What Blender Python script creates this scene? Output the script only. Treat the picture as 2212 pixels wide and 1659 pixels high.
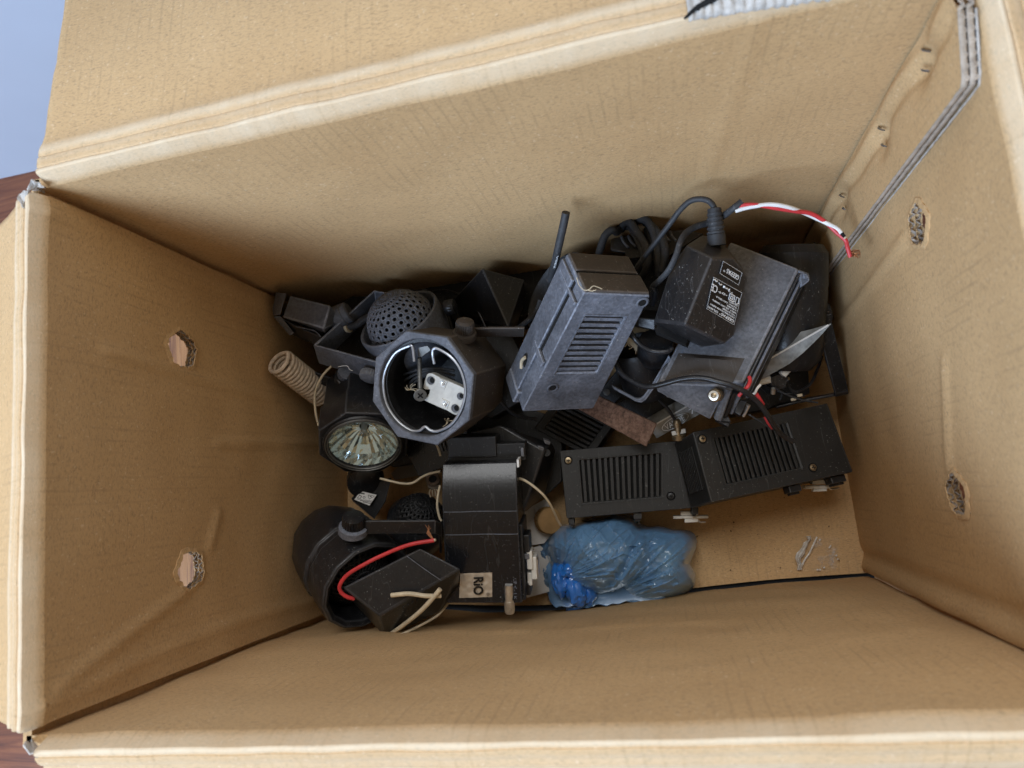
import bpy, bmesh, math, random
from mathutils import Vector, Matrix, Euler, noise

random.seed(7)
scene = bpy.context.scene
for o in list(bpy.data.objects):
    bpy.data.objects.remove(o)
COL = scene.collection
rad = math.radians

# ------------------------------------------------------------------ camera
CAM = Vector((0.31483, 0.09430, 0.63179))
EUL = Euler((0.13598, 0.22814, -0.09933), 'XYZ')
cam_d = bpy.data.cameras.new('camera')
cam = bpy.data.objects.new('camera', cam_d)
COL.objects.link(cam)
cam.location = CAM
cam.rotation_euler = EUL
FF, CX, CY = 1470.0, 1106.0, 829.5
cam_d.sensor_fit = 'HORIZONTAL'
cam_d.sensor_width = 9.78
cam_d.lens = 9.78 * FF / 2212.0
cam_d.clip_start = 0.01
cam_d.clip_end = 100
cam_d.dof.use_dof = True
cam_d.dof.focus_distance = 0.50
cam_d.dof.aperture_fstop = 2.4
scene.camera = cam

# ------------------------------------------------------------------ world and light
world = bpy.data.worlds.new('World')
scene.world = world
world.use_nodes = True
wb = world.node_tree.nodes['Background']
wb.inputs['Color'].default_value = (1.0, 0.87, 0.70, 1)
wb.inputs['Strength'].default_value = 0.36


def area(name, loc, target, size, size_y, power, color):
    d = bpy.data.lights.new(name, 'AREA')
    d.shape = 'RECTANGLE'
    d.size = size
    d.size_y = size_y
    d.energy = power
    d.color = color
    o = bpy.data.objects.new(name, d)
    COL.objects.link(o)
    o.location = loc
    o.rotation_euler = (Vector(target) - Vector(loc)).to_track_quat('-Z', 'Y').to_euler()
    return o


area('window_light', (-1.15, -1.45, 1.95), (0.25, 0.2, 0.1), 1.6, 1.4, 96, (0.74, 0.97, 1.32))
area('ceiling_bounce_fill', (0.22, 1.20, 2.20), (0.28, 0.05, 0.1), 1.2, 1.2, 31, (0.95, 0.96, 0.97))  # added fill standing in for bounce off an unseen ceiling, not a fixture

scene.view_settings.view_transform = 'Standard'
scene.view_settings.look = 'None'
scene.view_settings.exposure = 0.0
scene.view_settings.gamma = 1.0
scene.view_settings.use_curve_mapping = False
scene.cycles.use_denoising = True
scene.cycles.max_bounces = 9
scene.cycles.diffuse_bounces = 7
scene.cycles.caustics_reflective = False
scene.cycles.caustics_refractive = False
scene.cycles.use_adaptive_sampling = True
scene.cycles.adaptive_threshold = .03
scene.cycles.transparent_max_bounces = 12

# ------------------------------------------------------------------ geometry helpers
RM = EUL.to_matrix()
RIGHT, UP, BACK = RM.col[0].copy(), RM.col[1].copy(), RM.col[2].copy()


def at(px, py, z):
    """the point of the place at height z that the photo shows at px, py"""
    d = RM @ Vector(((px - CX) / FF, -(py - CY) / FF, -1.0))
    return CAM + d * ((z - CAM.z) / d.z)


def sub(ox, oy, s):
    return lambda x, y, z: at(ox + s * x, oy + s * y, z)


Z1 = sub(553, 580.7, .275)
Z2 = sub(553, 940, .275)
Z3 = sub(940, 414.8, .275)
Z4 = sub(1272, 414.8, .275)
Z5 = sub(1106, 801.9, .35)
ZA = sub(1050.7, 829.5, .2)
ZB = sub(1327.2, 691.3, .25)
ZC = sub(553, 553, .175)
ZD = sub(1603.7, 608.3, .2)
ZR = sub(940.1, 912.5, .25)
ZE = sub(1437.8, 470.0, .18327)


def plen(px, p):
    return px * (CAM - p).dot(BACK) / FF


def vdir(p, dx, dy, c):
    """unit direction at p: c towards the viewer, the rest along the picture direction dx, dy"""
    v = (CAM - p).normalized()
    e1 = (RIGHT - v * RIGHT.dot(v)).normalized()
    e2 = v.cross(e1)
    L = math.hypot(dx, dy)
    s = math.sqrt(max(0, 1 - c * c))
    return (v * c + (e1 * (dx / L) - e2 * (dy / L)) * s).normalized()


class Frame:
    def __init__(self, o, z, x=None):
        self.o = Vector(o)
        self.z = Vector(z).normalized()
        if x is None:
            x = Vector((0, 0, 1)) if abs(self.z.z) < .9 else Vector((1, 0, 0))
        x = Vector(x)
        self.x = (x - self.z * x.dot(self.z)).normalized()
        self.y = self.z.cross(self.x)

    def pt(self, a, b, c):
        return self.o + self.x * a + self.y * b + self.z * c


class Quad:
    """bilinear patch p00 p10 p11 p01, u along p00-p10, v along p00-p01, h towards the viewer"""

    def __init__(self, p00, p10, p11, p01):
        self.c = (p00, p10, p11, p01)
        n = (p10 - p00 + p11 - p01).cross(p01 - p00 + p11 - p10)
        n.normalize()
        if n.dot(CAM - p00) < 0:
            n = -n
        self.n = n

    def pt(self, u, v, h=0.0):
        a, b, c, d = self.c
        return a * ((1 - u) * (1 - v)) + b * (u * (1 - v)) + c * (u * v) + d * ((1 - u) * v) + self.n * h


class MB:
    def __init__(self):
        self.v, self.f = [], []

    def add(self, vs, fs):
        n = len(self.v)
        self.v += [Vector(p) for p in vs]
        self.f += [tuple(i + n for i in f) for f in fs]

    def hexa(self, top, bot):
        self.add(list(top) + list(bot), [(0, 1, 2, 3), (7, 6, 5, 4), (0, 4, 5, 1), (1, 5, 6, 2), (2, 6, 7, 3), (3, 7, 4, 0)])
        return self

    def box(self, q, u0, u1, v0, v1, h0, h1):
        """box on a Quad or Frame patch"""
        P = q.pt
        return self.hexa([P(u0, v0, h1), P(u1, v0, h1), P(u1, v1, h1), P(u0, v1, h1)],
                         [P(u0, v0, h0), P(u1, v0, h0), P(u1, v1, h0), P(u0, v1, h0)])

    def hull(self, pts):
        bm = bmesh.new()
        for p in pts:
            bm.verts.new(p)
        r = bmesh.ops.convex_hull(bm, input=bm.verts[:])
        dele = [g for g in r['geom_interior'] if isinstance(g, bmesh.types.BMVert)]
        if dele:
            bmesh.ops.delete(bm, geom=dele, context='VERTS')
        bmesh.ops.dissolve_limit(bm, angle_limit=rad(3), verts=bm.verts[:], edges=bm.edges[:])
        bm.verts.index_update()
        self.add([v.co.copy() for v in bm.verts], [[v.index for v in f.verts] for f in bm.faces])
        bm.free()
        return self

    def lathe(self, fr, prof, seg=40, a0=0.0, a1=2 * math.pi, rot=0.0, cap0=False, cap1=False):
        n = len(self.v)
        full = abs(a1 - a0 - 2 * math.pi) < 1e-6
        m = seg if full else seg + 1
        for (r, h) in prof:
            for i in range(m):
                a = rot + a0 + (a1 - a0) * i / seg
                self.v.append(fr.pt(r * math.cos(a), r * math.sin(a), h))
        for k in range(len(prof) - 1):
            for i in range(seg):
                j = (i + 1) % m
                self.f.append((n + k * m + i, n + k * m + j, n + (k + 1) * m + j, n + (k + 1) * m + i))
        if cap0:
            self.f.append(tuple(n + i for i in reversed(range(m))))
        if cap1:
            b = n + (len(prof) - 1) * m
            self.f.append(tuple(b + i for i in range(m)))
        return self

    def knurl(self, fr, r, h, teeth=28, depth=.06, crown=.12):
        """a knurled thumb knob along the frame's z"""
        seg = teeth * 2
        prof = [(r * .9, 0), (r, h * .08), (r, h * .82), (r * .92, h), (r * .6, h * (1 + crown)), (r * .02, h * (1 + crown * 1.4))]
        n = len(self.v)
        for k, (rr, hh) in enumerate(prof):
            for i in range(seg):
                a = 2 * math.pi * i / seg
                q = rr * (1 - depth * (i % 2)) if k in (1, 2) else rr
                self.v.append(fr.pt(q * math.cos(a), q * math.sin(a), hh))
        for k in range(len(prof) - 1):
            for i in range(seg):
                j = (i + 1) % seg
                self.f.append((n + k * seg + i, n + k * seg + j, n + (k + 1) * seg + j, n + (k + 1) * seg + i))
        self.f.append(tuple(n + i for i in reversed(range(seg))))
        return self

    def tube(self, pts, r, seg=10, smooth=5, cap=True, rfn=None, flat=1.0):
        P = spline(pts, smooth) if smooth > 1 else [Vector(p) for p in pts]
        n0 = len(self.v)
        t = (P[1] - P[0]).normalized()
        ref = Vector((0, 0, 1)) if abs(t.z) < .9 else Vector((1, 0, 0))
        x = (ref - t * ref.dot(t)).normalized()
        N = len(P)
        for k in range(N):
            t = (P[min(k + 1, N - 1)] - P[max(k - 1, 0)])
            if t.length < 1e-9:
                t = Vector((0, 0, 1))
            t.normalize()
            x = (x - t * x.dot(t))
            x.normalize()
            y = t.cross(x)
            rr = r if rfn is None else r * rfn(k / (N - 1))
            for i in range(seg):
                a = 2 * math.pi * i / seg
                self.v.append(P[k] + x * (rr * flat * math.cos(a)) + y * (rr * math.sin(a)))
        for k in range(N - 1):
            for i in range(seg):
                j = (i + 1) % seg
                self.f.append((n0 + k * seg + i, n0 + k * seg + j, n0 + (k + 1) * seg + j, n0 + (k + 1) * seg + i))
        if cap:
            self.f.append(tuple(n0 + i for i in reversed(range(seg))))
            self.f.append(tuple(n0 + (N - 1) * seg + i for i in range(seg)))
        return self

    def strip(self, pts, w, t):
        """a flat bar: polyline pts (one edge), width vectors w (one or per point), thickness t"""
        P = [Vector(p) for p in pts]
        W = w if isinstance(w, list) else [w] * len(P)
        n0 = len(self.v)
        N = len(P)
        for k in range(N):
            if k == 0:
                d = (P[1] - P[0]).normalized()
                m = 1.0
            elif k == N - 1:
                d = (P[k] - P[k - 1]).normalized()
                m = 1.0
            else:
                d0, d1 = (P[k] - P[k - 1]).normalized(), (P[k + 1] - P[k]).normalized()
                d = (d0 + d1).normalized()
                m = 1 / max(.35, d.dot(d1))
            nrm = d.cross(W[k].normalized()).normalized() * (t * m)
            self.v += [P[k], P[k] + W[k], P[k] + W[k] + nrm, P[k] + nrm]
        for k in range(N - 1):
            a, b = n0 + 4 * k, n0 + 4 * k + 4
            for i in range(4):
                j = (i + 1) % 4
                self.f.append((a + i, a + j, b + j, b + i))
        self.f.append((n0 + 3, n0 + 2, n0 + 1, n0))
        e = n0 + 4 * (N - 1)
        self.f.append((e, e + 1, e + 2, e + 3))
        return self

    def grid(self, fn, nu, nv, thick=None):
        n = len(self.v)
        for j in range(nv + 1):
            for i in range(nu + 1):
                self.v.append(fn(i / nu, j / nv))
        for j in range(nv):
            for i in range(nu):
                a = n + j * (nu + 1) + i
                self.f.append((a, a + 1, a + nu + 2, a + nu + 1))
        return self

    def build(self, name, mat, parent=None, smooth=None, bevel=None, seg=2, origin=None, solid=None, angle=35):
        if parent is not None:
            off = ORG[parent.name]
        else:
            if origin is None:
                lo = Vector((min(v.x for v in self.v), min(v.y for v in self.v), min(v.z for v in self.v)))
                hi = Vector((max(v.x for v in self.v), max(v.y for v in self.v), max(v.z for v in self.v)))
                origin = Vector(((lo.x + hi.x) / 2, (lo.y + hi.y) / 2, lo.z))
            off = origin
        me = bpy.data.meshes.new(name)
        me.from_pydata([tuple(v - off) for v in self.v], [], self.f)
        me.validate()
        bm = bmesh.new()
        bm.from_mesh(me)
        bmesh.ops.recalc_face_normals(bm, faces=bm.faces)
        bm.to_mesh(me)
        bm.free()
        o = bpy.data.objects.new(name, me)
        COL.objects.link(o)
        if parent is not None:
            o.parent = parent
        else:
            o.location = off
        ORG[o.name] = off
        me.materials.append(mat)
        if smooth or bevel:
            for p in me.polygons:
                p.use_smooth = True
            me.set_sharp_from_angle(angle=rad(angle if smooth else 30))
        if solid:
            m = o.modifiers.new('thickness', 'SOLIDIFY')
            m.thickness = solid
            m.offset = 0
        if bevel:
            m = o.modifiers.new('bevel', 'BEVEL')
            m.width = bevel
            m.segments = seg
            m.limit_method = 'ANGLE'
            m.angle_limit = rad(28)
            m.harden_normals = True
            if mat.name in EDGE:
                me.materials.append(EDGE[mat.name])
                m.material = 1
        return o


ORG = {}
EDGE = {}


def spline(pts, k):
    P = [Vector(p) for p in pts]
    if len(P) < 3:
        return P
    out = []
    for i in range(len(P) - 1):
        p0 = P[max(i - 1, 0)]
        p1, p2 = P[i], P[i + 1]
        p3 = P[min(i + 2, len(P) - 1)]
        for j in range(k):
            t = j / k
            t2, t3 = t * t, t * t * t
            out.append(.5 * ((2 * p1) + (p2 - p0) * t + (2 * p0 - 5 * p1 + 4 * p2 - p3) * t2 + (3 * p1 - p0 - 3 * p2 + p3) * t3))
    out.append(P[-1])
    return out


def thing(name, label, cat, loc, group=None):
    o = bpy.data.objects.new(name, None)
    o.empty_display_size = .01
    COL.objects.link(o)
    o.location = loc
    ORG[o.name] = Vector(loc)
    o['label'] = label
    o['category'] = cat
    if group:
        o['group'] = group
    return o


def tag(o, label, cat, group=None):
    o['label'] = label
    o['category'] = cat
    if group:
        o['group'] = group
    return o


TXT = {}


def text_mesh(s):
    if s in TXT:
        return TXT[s]
    cu = bpy.data.curves.new('t', 'FONT')
    cu.body = s
    cu.resolution_u = 3
    ob = bpy.data.objects.new('t', cu)
    COL.objects.link(ob)
    dg = bpy.context.evaluated_depsgraph_get()
    me = bpy.data.meshes.new_from_object(ob.evaluated_get(dg))
    vs = [v.co.copy() for v in me.vertices]
    fs = [tuple(p.vertices) for p in me.polygons]
    bpy.data.objects.remove(ob)
    bpy.data.curves.remove(cu)
    bpy.data.meshes.remove(me)
    x0, x1 = min(v.x for v in vs), max(v.x for v in vs)
    y0, y1 = min(v.y for v in vs), max(v.y for v in vs)
    vs = [((v.x - x0) / (x1 - x0), (v.y - y0) / (y1 - y0)) for v in vs]
    TXT[s] = (vs, fs)
    return TXT[s]


def put_text(mb, s, P):
    """P(a, b) maps 0..1 along the line and 0..1 up the letters to a point"""
    vs, fs = text_mesh(s)
    mb.add([P(a, b) for a, b in vs], fs)


# ------------------------------------------------------------------ materials
def nodes(name):
    m = bpy.data.materials.new(name)
    m.use_nodes = True
    nt = m.node_tree
    return m, nt, nt.nodes['Principled BSDF']


def nnoise(nt, scale, detail=3, rough=.55, vec=None, dist=0.0):
    n = nt.nodes.new('ShaderNodeTexNoise')
    n.inputs['Scale'].default_value = scale
    n.inputs['Detail'].default_value = detail
    n.inputs['Roughness'].default_value = rough
    n.inputs['Distortion'].default_value = dist
    if vec is not None:
        nt.links.new(vec, n.inputs['Vector'])
    return n


def ramp(nt, src, stops):
    r = nt.nodes.new('ShaderNodeValToRGB')
    el = r.color_ramp.elements
    while len(el) < len(stops):
        el.new(.5)
    for e, (p, c) in zip(el, stops):
        e.position = p
        e.color = (c, c, c, 1) if isinstance(c, (int, float)) else (*c, 1)
    nt.links.new(src, r.inputs[0])
    return r.outputs[0]


def mix(nt, fac, a, b, blend='MIX'):
    m = nt.nodes.new('ShaderNodeMix')
    m.data_type = 'RGBA'
    m.blend_type = blend
    for inp, val in ((m.inputs[0], fac), (m.inputs[6], a), (m.inputs[7], b)):
        if isinstance(val, bpy.types.NodeSocket):
            nt.links.new(val, inp)
        elif isinstance(val, (int, float)):
            inp.default_value = val
        else:
            inp.default_value = (*val, 1)
    return m.outputs[2]


def bump(nt, bsdf, src, strength, dist=.001, prev=None):
    b = nt.nodes.new('ShaderNodeBump')
    b.inputs['Strength'].default_value = strength
    b.inputs['Distance'].default_value = dist
    nt.links.new(src, b.inputs['Height'])
    if prev is not None:
        nt.links.new(prev, b.inputs['Normal'])
    nt.links.new(b.outputs[0], bsdf.inputs['Normal'])
    return b.outputs[0]


def coords(nt, stretch=None):
    tc = nt.nodes.new('ShaderNodeTexCoord')
    if stretch is None:
        return tc.outputs['Object']
    mp = nt.nodes.new('ShaderNodeMapping')
    mp.inputs['Scale'].default_value = stretch
    nt.links.new(tc.outputs['Object'], mp.inputs[0])
    return mp.outputs[0]


def m_cardboard(name, a, b, flute_axis):
    m, nt, bs = nodes(name)
    co = coords(nt)
    big = nnoise(nt, 7, 2, .6, co)
    col = mix(nt, ramp(nt, big.outputs[0], [(.3, 0.0), (.7, 1.0)]), a, b)
    st = {'x': (1, 3, 3), 'y': (3, 1, 3), 'z': (3, 3, 1)}[flute_axis]
    fib = nnoise(nt, 420, 2, .7, coords(nt, st), .6)
    col = mix(nt, ramp(nt, fib.outputs[0], [(.30, .85), (.5, 0.0)]), col, tuple(c * .58 for c in a), 'MIX')
    fleck = nnoise(nt, 560, 1, .5, co)
    col = mix(nt, ramp(nt, fleck.outputs[0], [(.66, 0.0), (.76, .45)]), col, (.76, .60, .40))
    dark = nnoise(nt, 420, 1, .5, co)
    col = mix(nt, ramp(nt, dark.outputs[0], [(.74, 0.0), (.80, .35)]), col, (.14, .08, .04))
    # paler folds: rubbed paper, plus light from above put into the colour
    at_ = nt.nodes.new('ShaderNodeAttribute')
    at_.attribute_name = 'wear_toplight'
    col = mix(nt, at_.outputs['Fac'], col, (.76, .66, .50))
    wv = nt.nodes.new('ShaderNodeTexWave')
    wv.bands_direction = {'x': 'X', 'y': 'Y', 'z': 'Z'}[flute_axis]
    wv.inputs['Scale'].default_value = 44
    wv.inputs['Distortion'].default_value = 1.2
    wv.inputs['Detail'].default_value = 1
    nt.links.new(co, wv.inputs[0])
    nt.links.new(col, bs.inputs['Base Color'])
    bs.inputs['Roughness'].default_value = .8
    bs.inputs['Specular IOR Level'].default_value = .25
    msk = nnoise(nt, 26, 2, .6, co)
    ml = nt.nodes.new('ShaderNodeMath')
    ml.operation = 'MULTIPLY'
    nt.links.new(ramp(nt, wv.outputs['Fac'], [(.86, 0.0), (.98, .36)]), ml.inputs[0])
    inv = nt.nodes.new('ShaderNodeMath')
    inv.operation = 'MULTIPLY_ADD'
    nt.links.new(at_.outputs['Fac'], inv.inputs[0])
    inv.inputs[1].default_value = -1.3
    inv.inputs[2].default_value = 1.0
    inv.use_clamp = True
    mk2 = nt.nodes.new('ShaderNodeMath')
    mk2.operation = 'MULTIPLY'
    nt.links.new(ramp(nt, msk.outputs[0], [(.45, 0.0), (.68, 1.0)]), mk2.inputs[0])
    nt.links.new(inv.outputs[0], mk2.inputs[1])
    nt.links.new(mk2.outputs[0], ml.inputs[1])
    col = mix(nt, ml.outputs[0], col, tuple(c * .60 for c in a))
    nt.links.new(col, bs.inputs['Base Color'])
    mad = nt.nodes.new('ShaderNodeMath')
    mad.operation = 'MULTIPLY_ADD'
    nt.links.new(wv.outputs['Fac'], mad.inputs[0])
    mad.inputs[1].default_value = .09
    nt.links.new(fib.outputs[0], mad.inputs[2])
    bump(nt, bs, mad.outputs[0], .28, .0006)
    return m


K_A, K_B = (.598, .398, .203), (.538, .346, .169)
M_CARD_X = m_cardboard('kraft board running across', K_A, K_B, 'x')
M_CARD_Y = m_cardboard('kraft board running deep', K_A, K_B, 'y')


def m_simple(name, col, rough=.6, metal=0.0, var=.25, scale=60, bmp=.15, bscale=250, spec=.4, bdist=.0006):
    m, nt, bs = nodes(name)
    co = coords(nt)
    n = nnoise(nt, scale, 4, .6, co)
    c = mix(nt, ramp(nt, n.outputs[0], [(.3, 0.0), (.7, 1.0)]), tuple(x * (1 - var) for x in col), tuple(min(1, x * (1 + var * .6)) for x in col))
    nt.links.new(c, bs.inputs['Base Color'])
    bs.inputs['Roughness'].default_value = rough
    bs.inputs['Metallic'].default_value = metal
    bs.inputs['Specular IOR Level'].default_value = spec
    if bmp:
        n2 = nnoise(nt, bscale, 3, .6, co)
        bump(nt, bs, n2.outputs[0], bmp, bdist)
    return m


def m_plastic(name, base=(.012, .012, .013), dust=.5, dcol=(.16, .17, .19), rough=.42, specks=.6, patch=22, grain=.25, scratch=.4, edge=True):
    """black moulded plastic under patchy dust, pale specks and a few scratches"""
    m, nt, bs = nodes(name)
    co = coords(nt)
    p = nnoise(nt, patch, 5, .65, co, .4)
    fine = nnoise(nt, 420, 3, .6, co)
    mm = nt.nodes.new('ShaderNodeMath')
    mm.operation = 'MULTIPLY'
    nt.links.new(ramp(nt, p.outputs[0], [(.32, dust * .25), (.72, dust)]), mm.inputs[0])
    nt.links.new(ramp(nt, fine.outputs[0], [(.3, .45), (.65, 1.0)]), mm.inputs[1])
    col = mix(nt, mm.outputs[0], base, dcol)
    sp = nnoise(nt, 640, 1, .4, co)
    spf = nt.nodes.new('ShaderNodeMath')
    spf.operation = 'MULTIPLY'
    nt.links.new(ramp(nt, sp.outputs[0], [(.70, 0.0), (.77, specks * .9)]), spf.inputs[0])
    nt.links.new(ramp(nt, p.outputs[0], [(.38, .1), (.62, 1.0)]), spf.inputs[1])
    col = mix(nt, spf.outputs[0], col, (.42, .42, .40))
    sc = nnoise(nt, 90, 2, .4, coords(nt, (1, .06, .5)), 1.5)
    col = mix(nt, ramp(nt, sc.outputs[0], [(.495, 0.0), (.5, scratch * .5), (.505, 0.0)]), col, (.22, .22, .22))
    nt.links.new(col, bs.inputs['Base Color'])
    rr = nt.nodes.new('ShaderNodeMath')
    rr.operation = 'MULTIPLY_ADD'
    nt.links.new(mm.outputs[0], rr.inputs[0])
    rr.inputs[1].default_value = .55
    rr.inputs[2].default_value = rough
    nt.links.new(rr.outputs[0], bs.inputs['Roughness'])
    bs.inputs['Specular IOR Level'].default_value = .45
    bump(nt, bs, fine.outputs[0], grain, .0005)
    if edge:
        EDGE[m.name] = m_plastic(name + ' rubbed edge', tuple(c * 1.5 + .012 for c in base), min(1, dust * 1.15 + .07), tuple(min(.5, c * 1.35) for c in dcol), rough, specks, 60, grain, 0, False)
    return m


M_BLACK = m_plastic('black plastic', base=(.007, .007, .0075), dust=.05, rough=.42, specks=.45)
M_BLACK2 = m_plastic('black satin plastic', base=(.007, .007, .008), dust=.10, rough=.27, specks=.6, patch=14)
M_DUSTY = m_plastic('dusty grey black plastic', base=(.026, .028, .033), dust=.85, dcol=(.26, .285, .345), rough=.46, specks=.8, grain=.35)
M_BROWNDUST = m_plastic('brown dusted plastic', base=(.028, .023, .020), dust=.6, dcol=(.12, .098, .08), rough=.55, specks=.9)
M_GREYPLATE = m_plastic('dusty charcoal plate', base=(.036, .037, .041), dust=.9, dcol=(.27, .28, .31), rough=.5, specks=.7, grain=.6)
M_VENT = m_plastic('matt black plastic', base=(.009, .009, .0088), dust=.18, dcol=(.075, .073, .068), rough=.5, specks=.45, patch=30)
M_SATIN = m_plastic('fine grained black plastic', base=(.006, .0065, .0085), dust=.03, rough=.25, specks=.35, grain=.18, scratch=.2)
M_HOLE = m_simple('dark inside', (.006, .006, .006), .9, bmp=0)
M_RUBBER = m_plastic('black rubber', base=(.014, .014, .015), dust=.45, dcol=(.10, .105, .115), rough=.5, specks=.5, patch=40)
M_GLOSSCABLE = m_plastic('glossy black cable', base=(.010, .010, .011), dust=.12, rough=.28, specks=.3)
M_STEEL = m_simple('worn steel', (.72, .70, .66), .34, .85, .4, 120, .2)
M_DULLSTEEL = m_simple('dull grey steel', (.20, .20, .19), .5, .8, .45, 60, .25, 180)
M_BRASSY = m_simple('tarnished brass', (.42, .33, .21), .4, .9, .5, 300, .2)
M_WHITE = m_simple('white ceramic', (.66, .65, .60), .45, 0, .22, 90, .3, 400)
M_CREAM = m_simple('cream insulation', (.60, .51, .36), .5, 0, .25, 120, .1)
M_WHITEWIRE = m_simple('white insulation', (.78, .78, .76), .4, 0, .08, 120, .05)
M_RED = m_simple('red insulation', (.58, .045, .05), .4, 0, .2, 120, .05)
M_COPPER = m_simple('copper strands', (.42, .20, .10), .4, .8, .3, 200, 0)
M_SPRING = m_simple('rusty cream painted spring', (.62, .52, .41), .7, .0, .35, 220, .2, 500)
M_BAR = None
M_TAN = m_simple('tan wood', (.42, .25, .10), .6, 0, .3, 60, .3)
M_PAPER = m_simple('off white board', (.78, .77, .74), .7, 0, .2, 40, .2)
M_GREYPAPER = m_simple('torn grey paper', (.50, .47, .43), .85, 0, .3, 180, .6, 260, bdist=.002)
M_CUT = m_simple('cut board edge', (.40, .335, .27), .85, 0, .3, 220, .4, 300)
M_STAPLE = m_simple('staple wire', (.36, .38, .42), .35, .9, .2, 200, 0)
M_CLIP = m_simple('spring wire', (.52, .55, .60), .35, .7, .2, 200, 0)
M_PRINT = m_simple('white print', (.85, .87, .88), .5, 0, .2, 500, 0)
M_BLACKPRINT = m_simple('black print', (.02, .018, .016), .5, 0, .1, 100, 0)


def m_bar():
    m, nt, bs = nodes('rusted brown bar')
    co = coords(nt)
    n = nnoise(nt, 260, 5, .75, co)
    c = ramp(nt, n.outputs[0], [(.3, (.035, .018, .012)), (.5, (.15, .085, .058)), (.72, (.26, .165, .12))])
    nt.links.new(c, bs.inputs['Base Color'])
    bs.inputs['Roughness'].default_value = .85
    bump(nt, bs, n.outputs[0], .6, .0012)
    return m


M_BAR = m_bar()


def m_wood():
    m, nt, bs = nodes('brown wood floor')
    co = coords(nt, (1.2, 14, 1))
    n = nnoise(nt, 5, 6, .65, co, 1.5)
    c = ramp(nt, n.outputs[0], [(.25, (.060, .016, .008)), (.45, (.15, .045, .018)), (.6, (.23, .078, .030)), (.8, (.36, .15, .06))])
    nt.links.new(c, bs.inputs['Base Color'])
    bs.inputs['Roughness'].default_value = .4
    bump(nt, bs, n.outputs[0], .1, .001)
    return m


M_WOOD = m_wood()
M_WALL = m_simple('pale blue wall paint', (.50, .57, .68), .5, 0, .06, 3, .08, 60)

# ------------------------------------------------------------------ the setting
W, D, H = .46, .2864, .3478


def structure(o):
    o['kind'] = 'structure'
    return o


mb = MB()
mb.add([(-3, -3, -.008), (3, -3, -.008), (3, 3, -.008), (-3, 3, -.008)], [(0, 1, 2, 3)])
structure(mb.build('floor', M_WOOD, origin=Vector((0, 0, -.008))))
mb = MB()
mb.hexa([(-3, .57, .75), (3, .50, .75), (3, .60, .75), (-3, .66, .75)], [(-3, .57, -.02), (3, .50, -.02), (3, .60, -.02), (-3, .66, -.02)])
structure(mb.build('wall', M_WALL, origin=Vector((0, .57, -.02))))

# pale striped board on the floor outside, seen through the hand holes
m_, nt_, bs_ = nodes('pale striped wood')
n_ = nnoise(nt_, 6, 4, .6, coords(nt_, (34, .7, 1)), .8)
nt_.links.new(ramp(nt_, n_.outputs[0], [(.34, (.06, .022, .015)), (.42, (.30, .135, .05)), (.52, (.42, .21, .085)), (.58, (.14, .055, .03)), (.64, (.38, .18, .07))]), bs_.inputs['Base Color'])
bs_.inputs['Roughness'].default_value = .5
mb = MB()
mb.hexa([(-.275, -.12, .012), (-.085, -.12, .012), (-.085, .42, .012), (-.275, .42, .012)], [(-.275, -.12, -.007), (-.085, -.12, -.007), (-.085, .42, -.007), (-.275, .42, -.007)])
tag(mb.build('wooden_board', m_, bevel=.001), 'pale striped wooden board on the floor seen through the left hand holes', 'wooden board')

# ------------------------------------------------------------------ the cardboard box
BOX = thing('cardboard_box', 'large open brown cardboard box with its top flaps folded out', 'cardboard box', (W / 2, D / 2, 0))


def nz(x, y, z, s):
    return noise.noise(Vector((x * s, y * s, z * s)))


def bumpline(d, w):
    return math.exp(-(d / w) ** 2)


def seg_d(p, a, b):
    ax, ay = b[0] - a[0], b[1] - a[1]
    t = max(0, min(1, ((p[0] - a[0]) * ax + (p[1] - a[1]) * ay) / (ax * ax + ay * ay)))
    return math.hypot(p[0] - a[0] - t * ax, p[1] - a[1] - t * ay)


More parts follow.
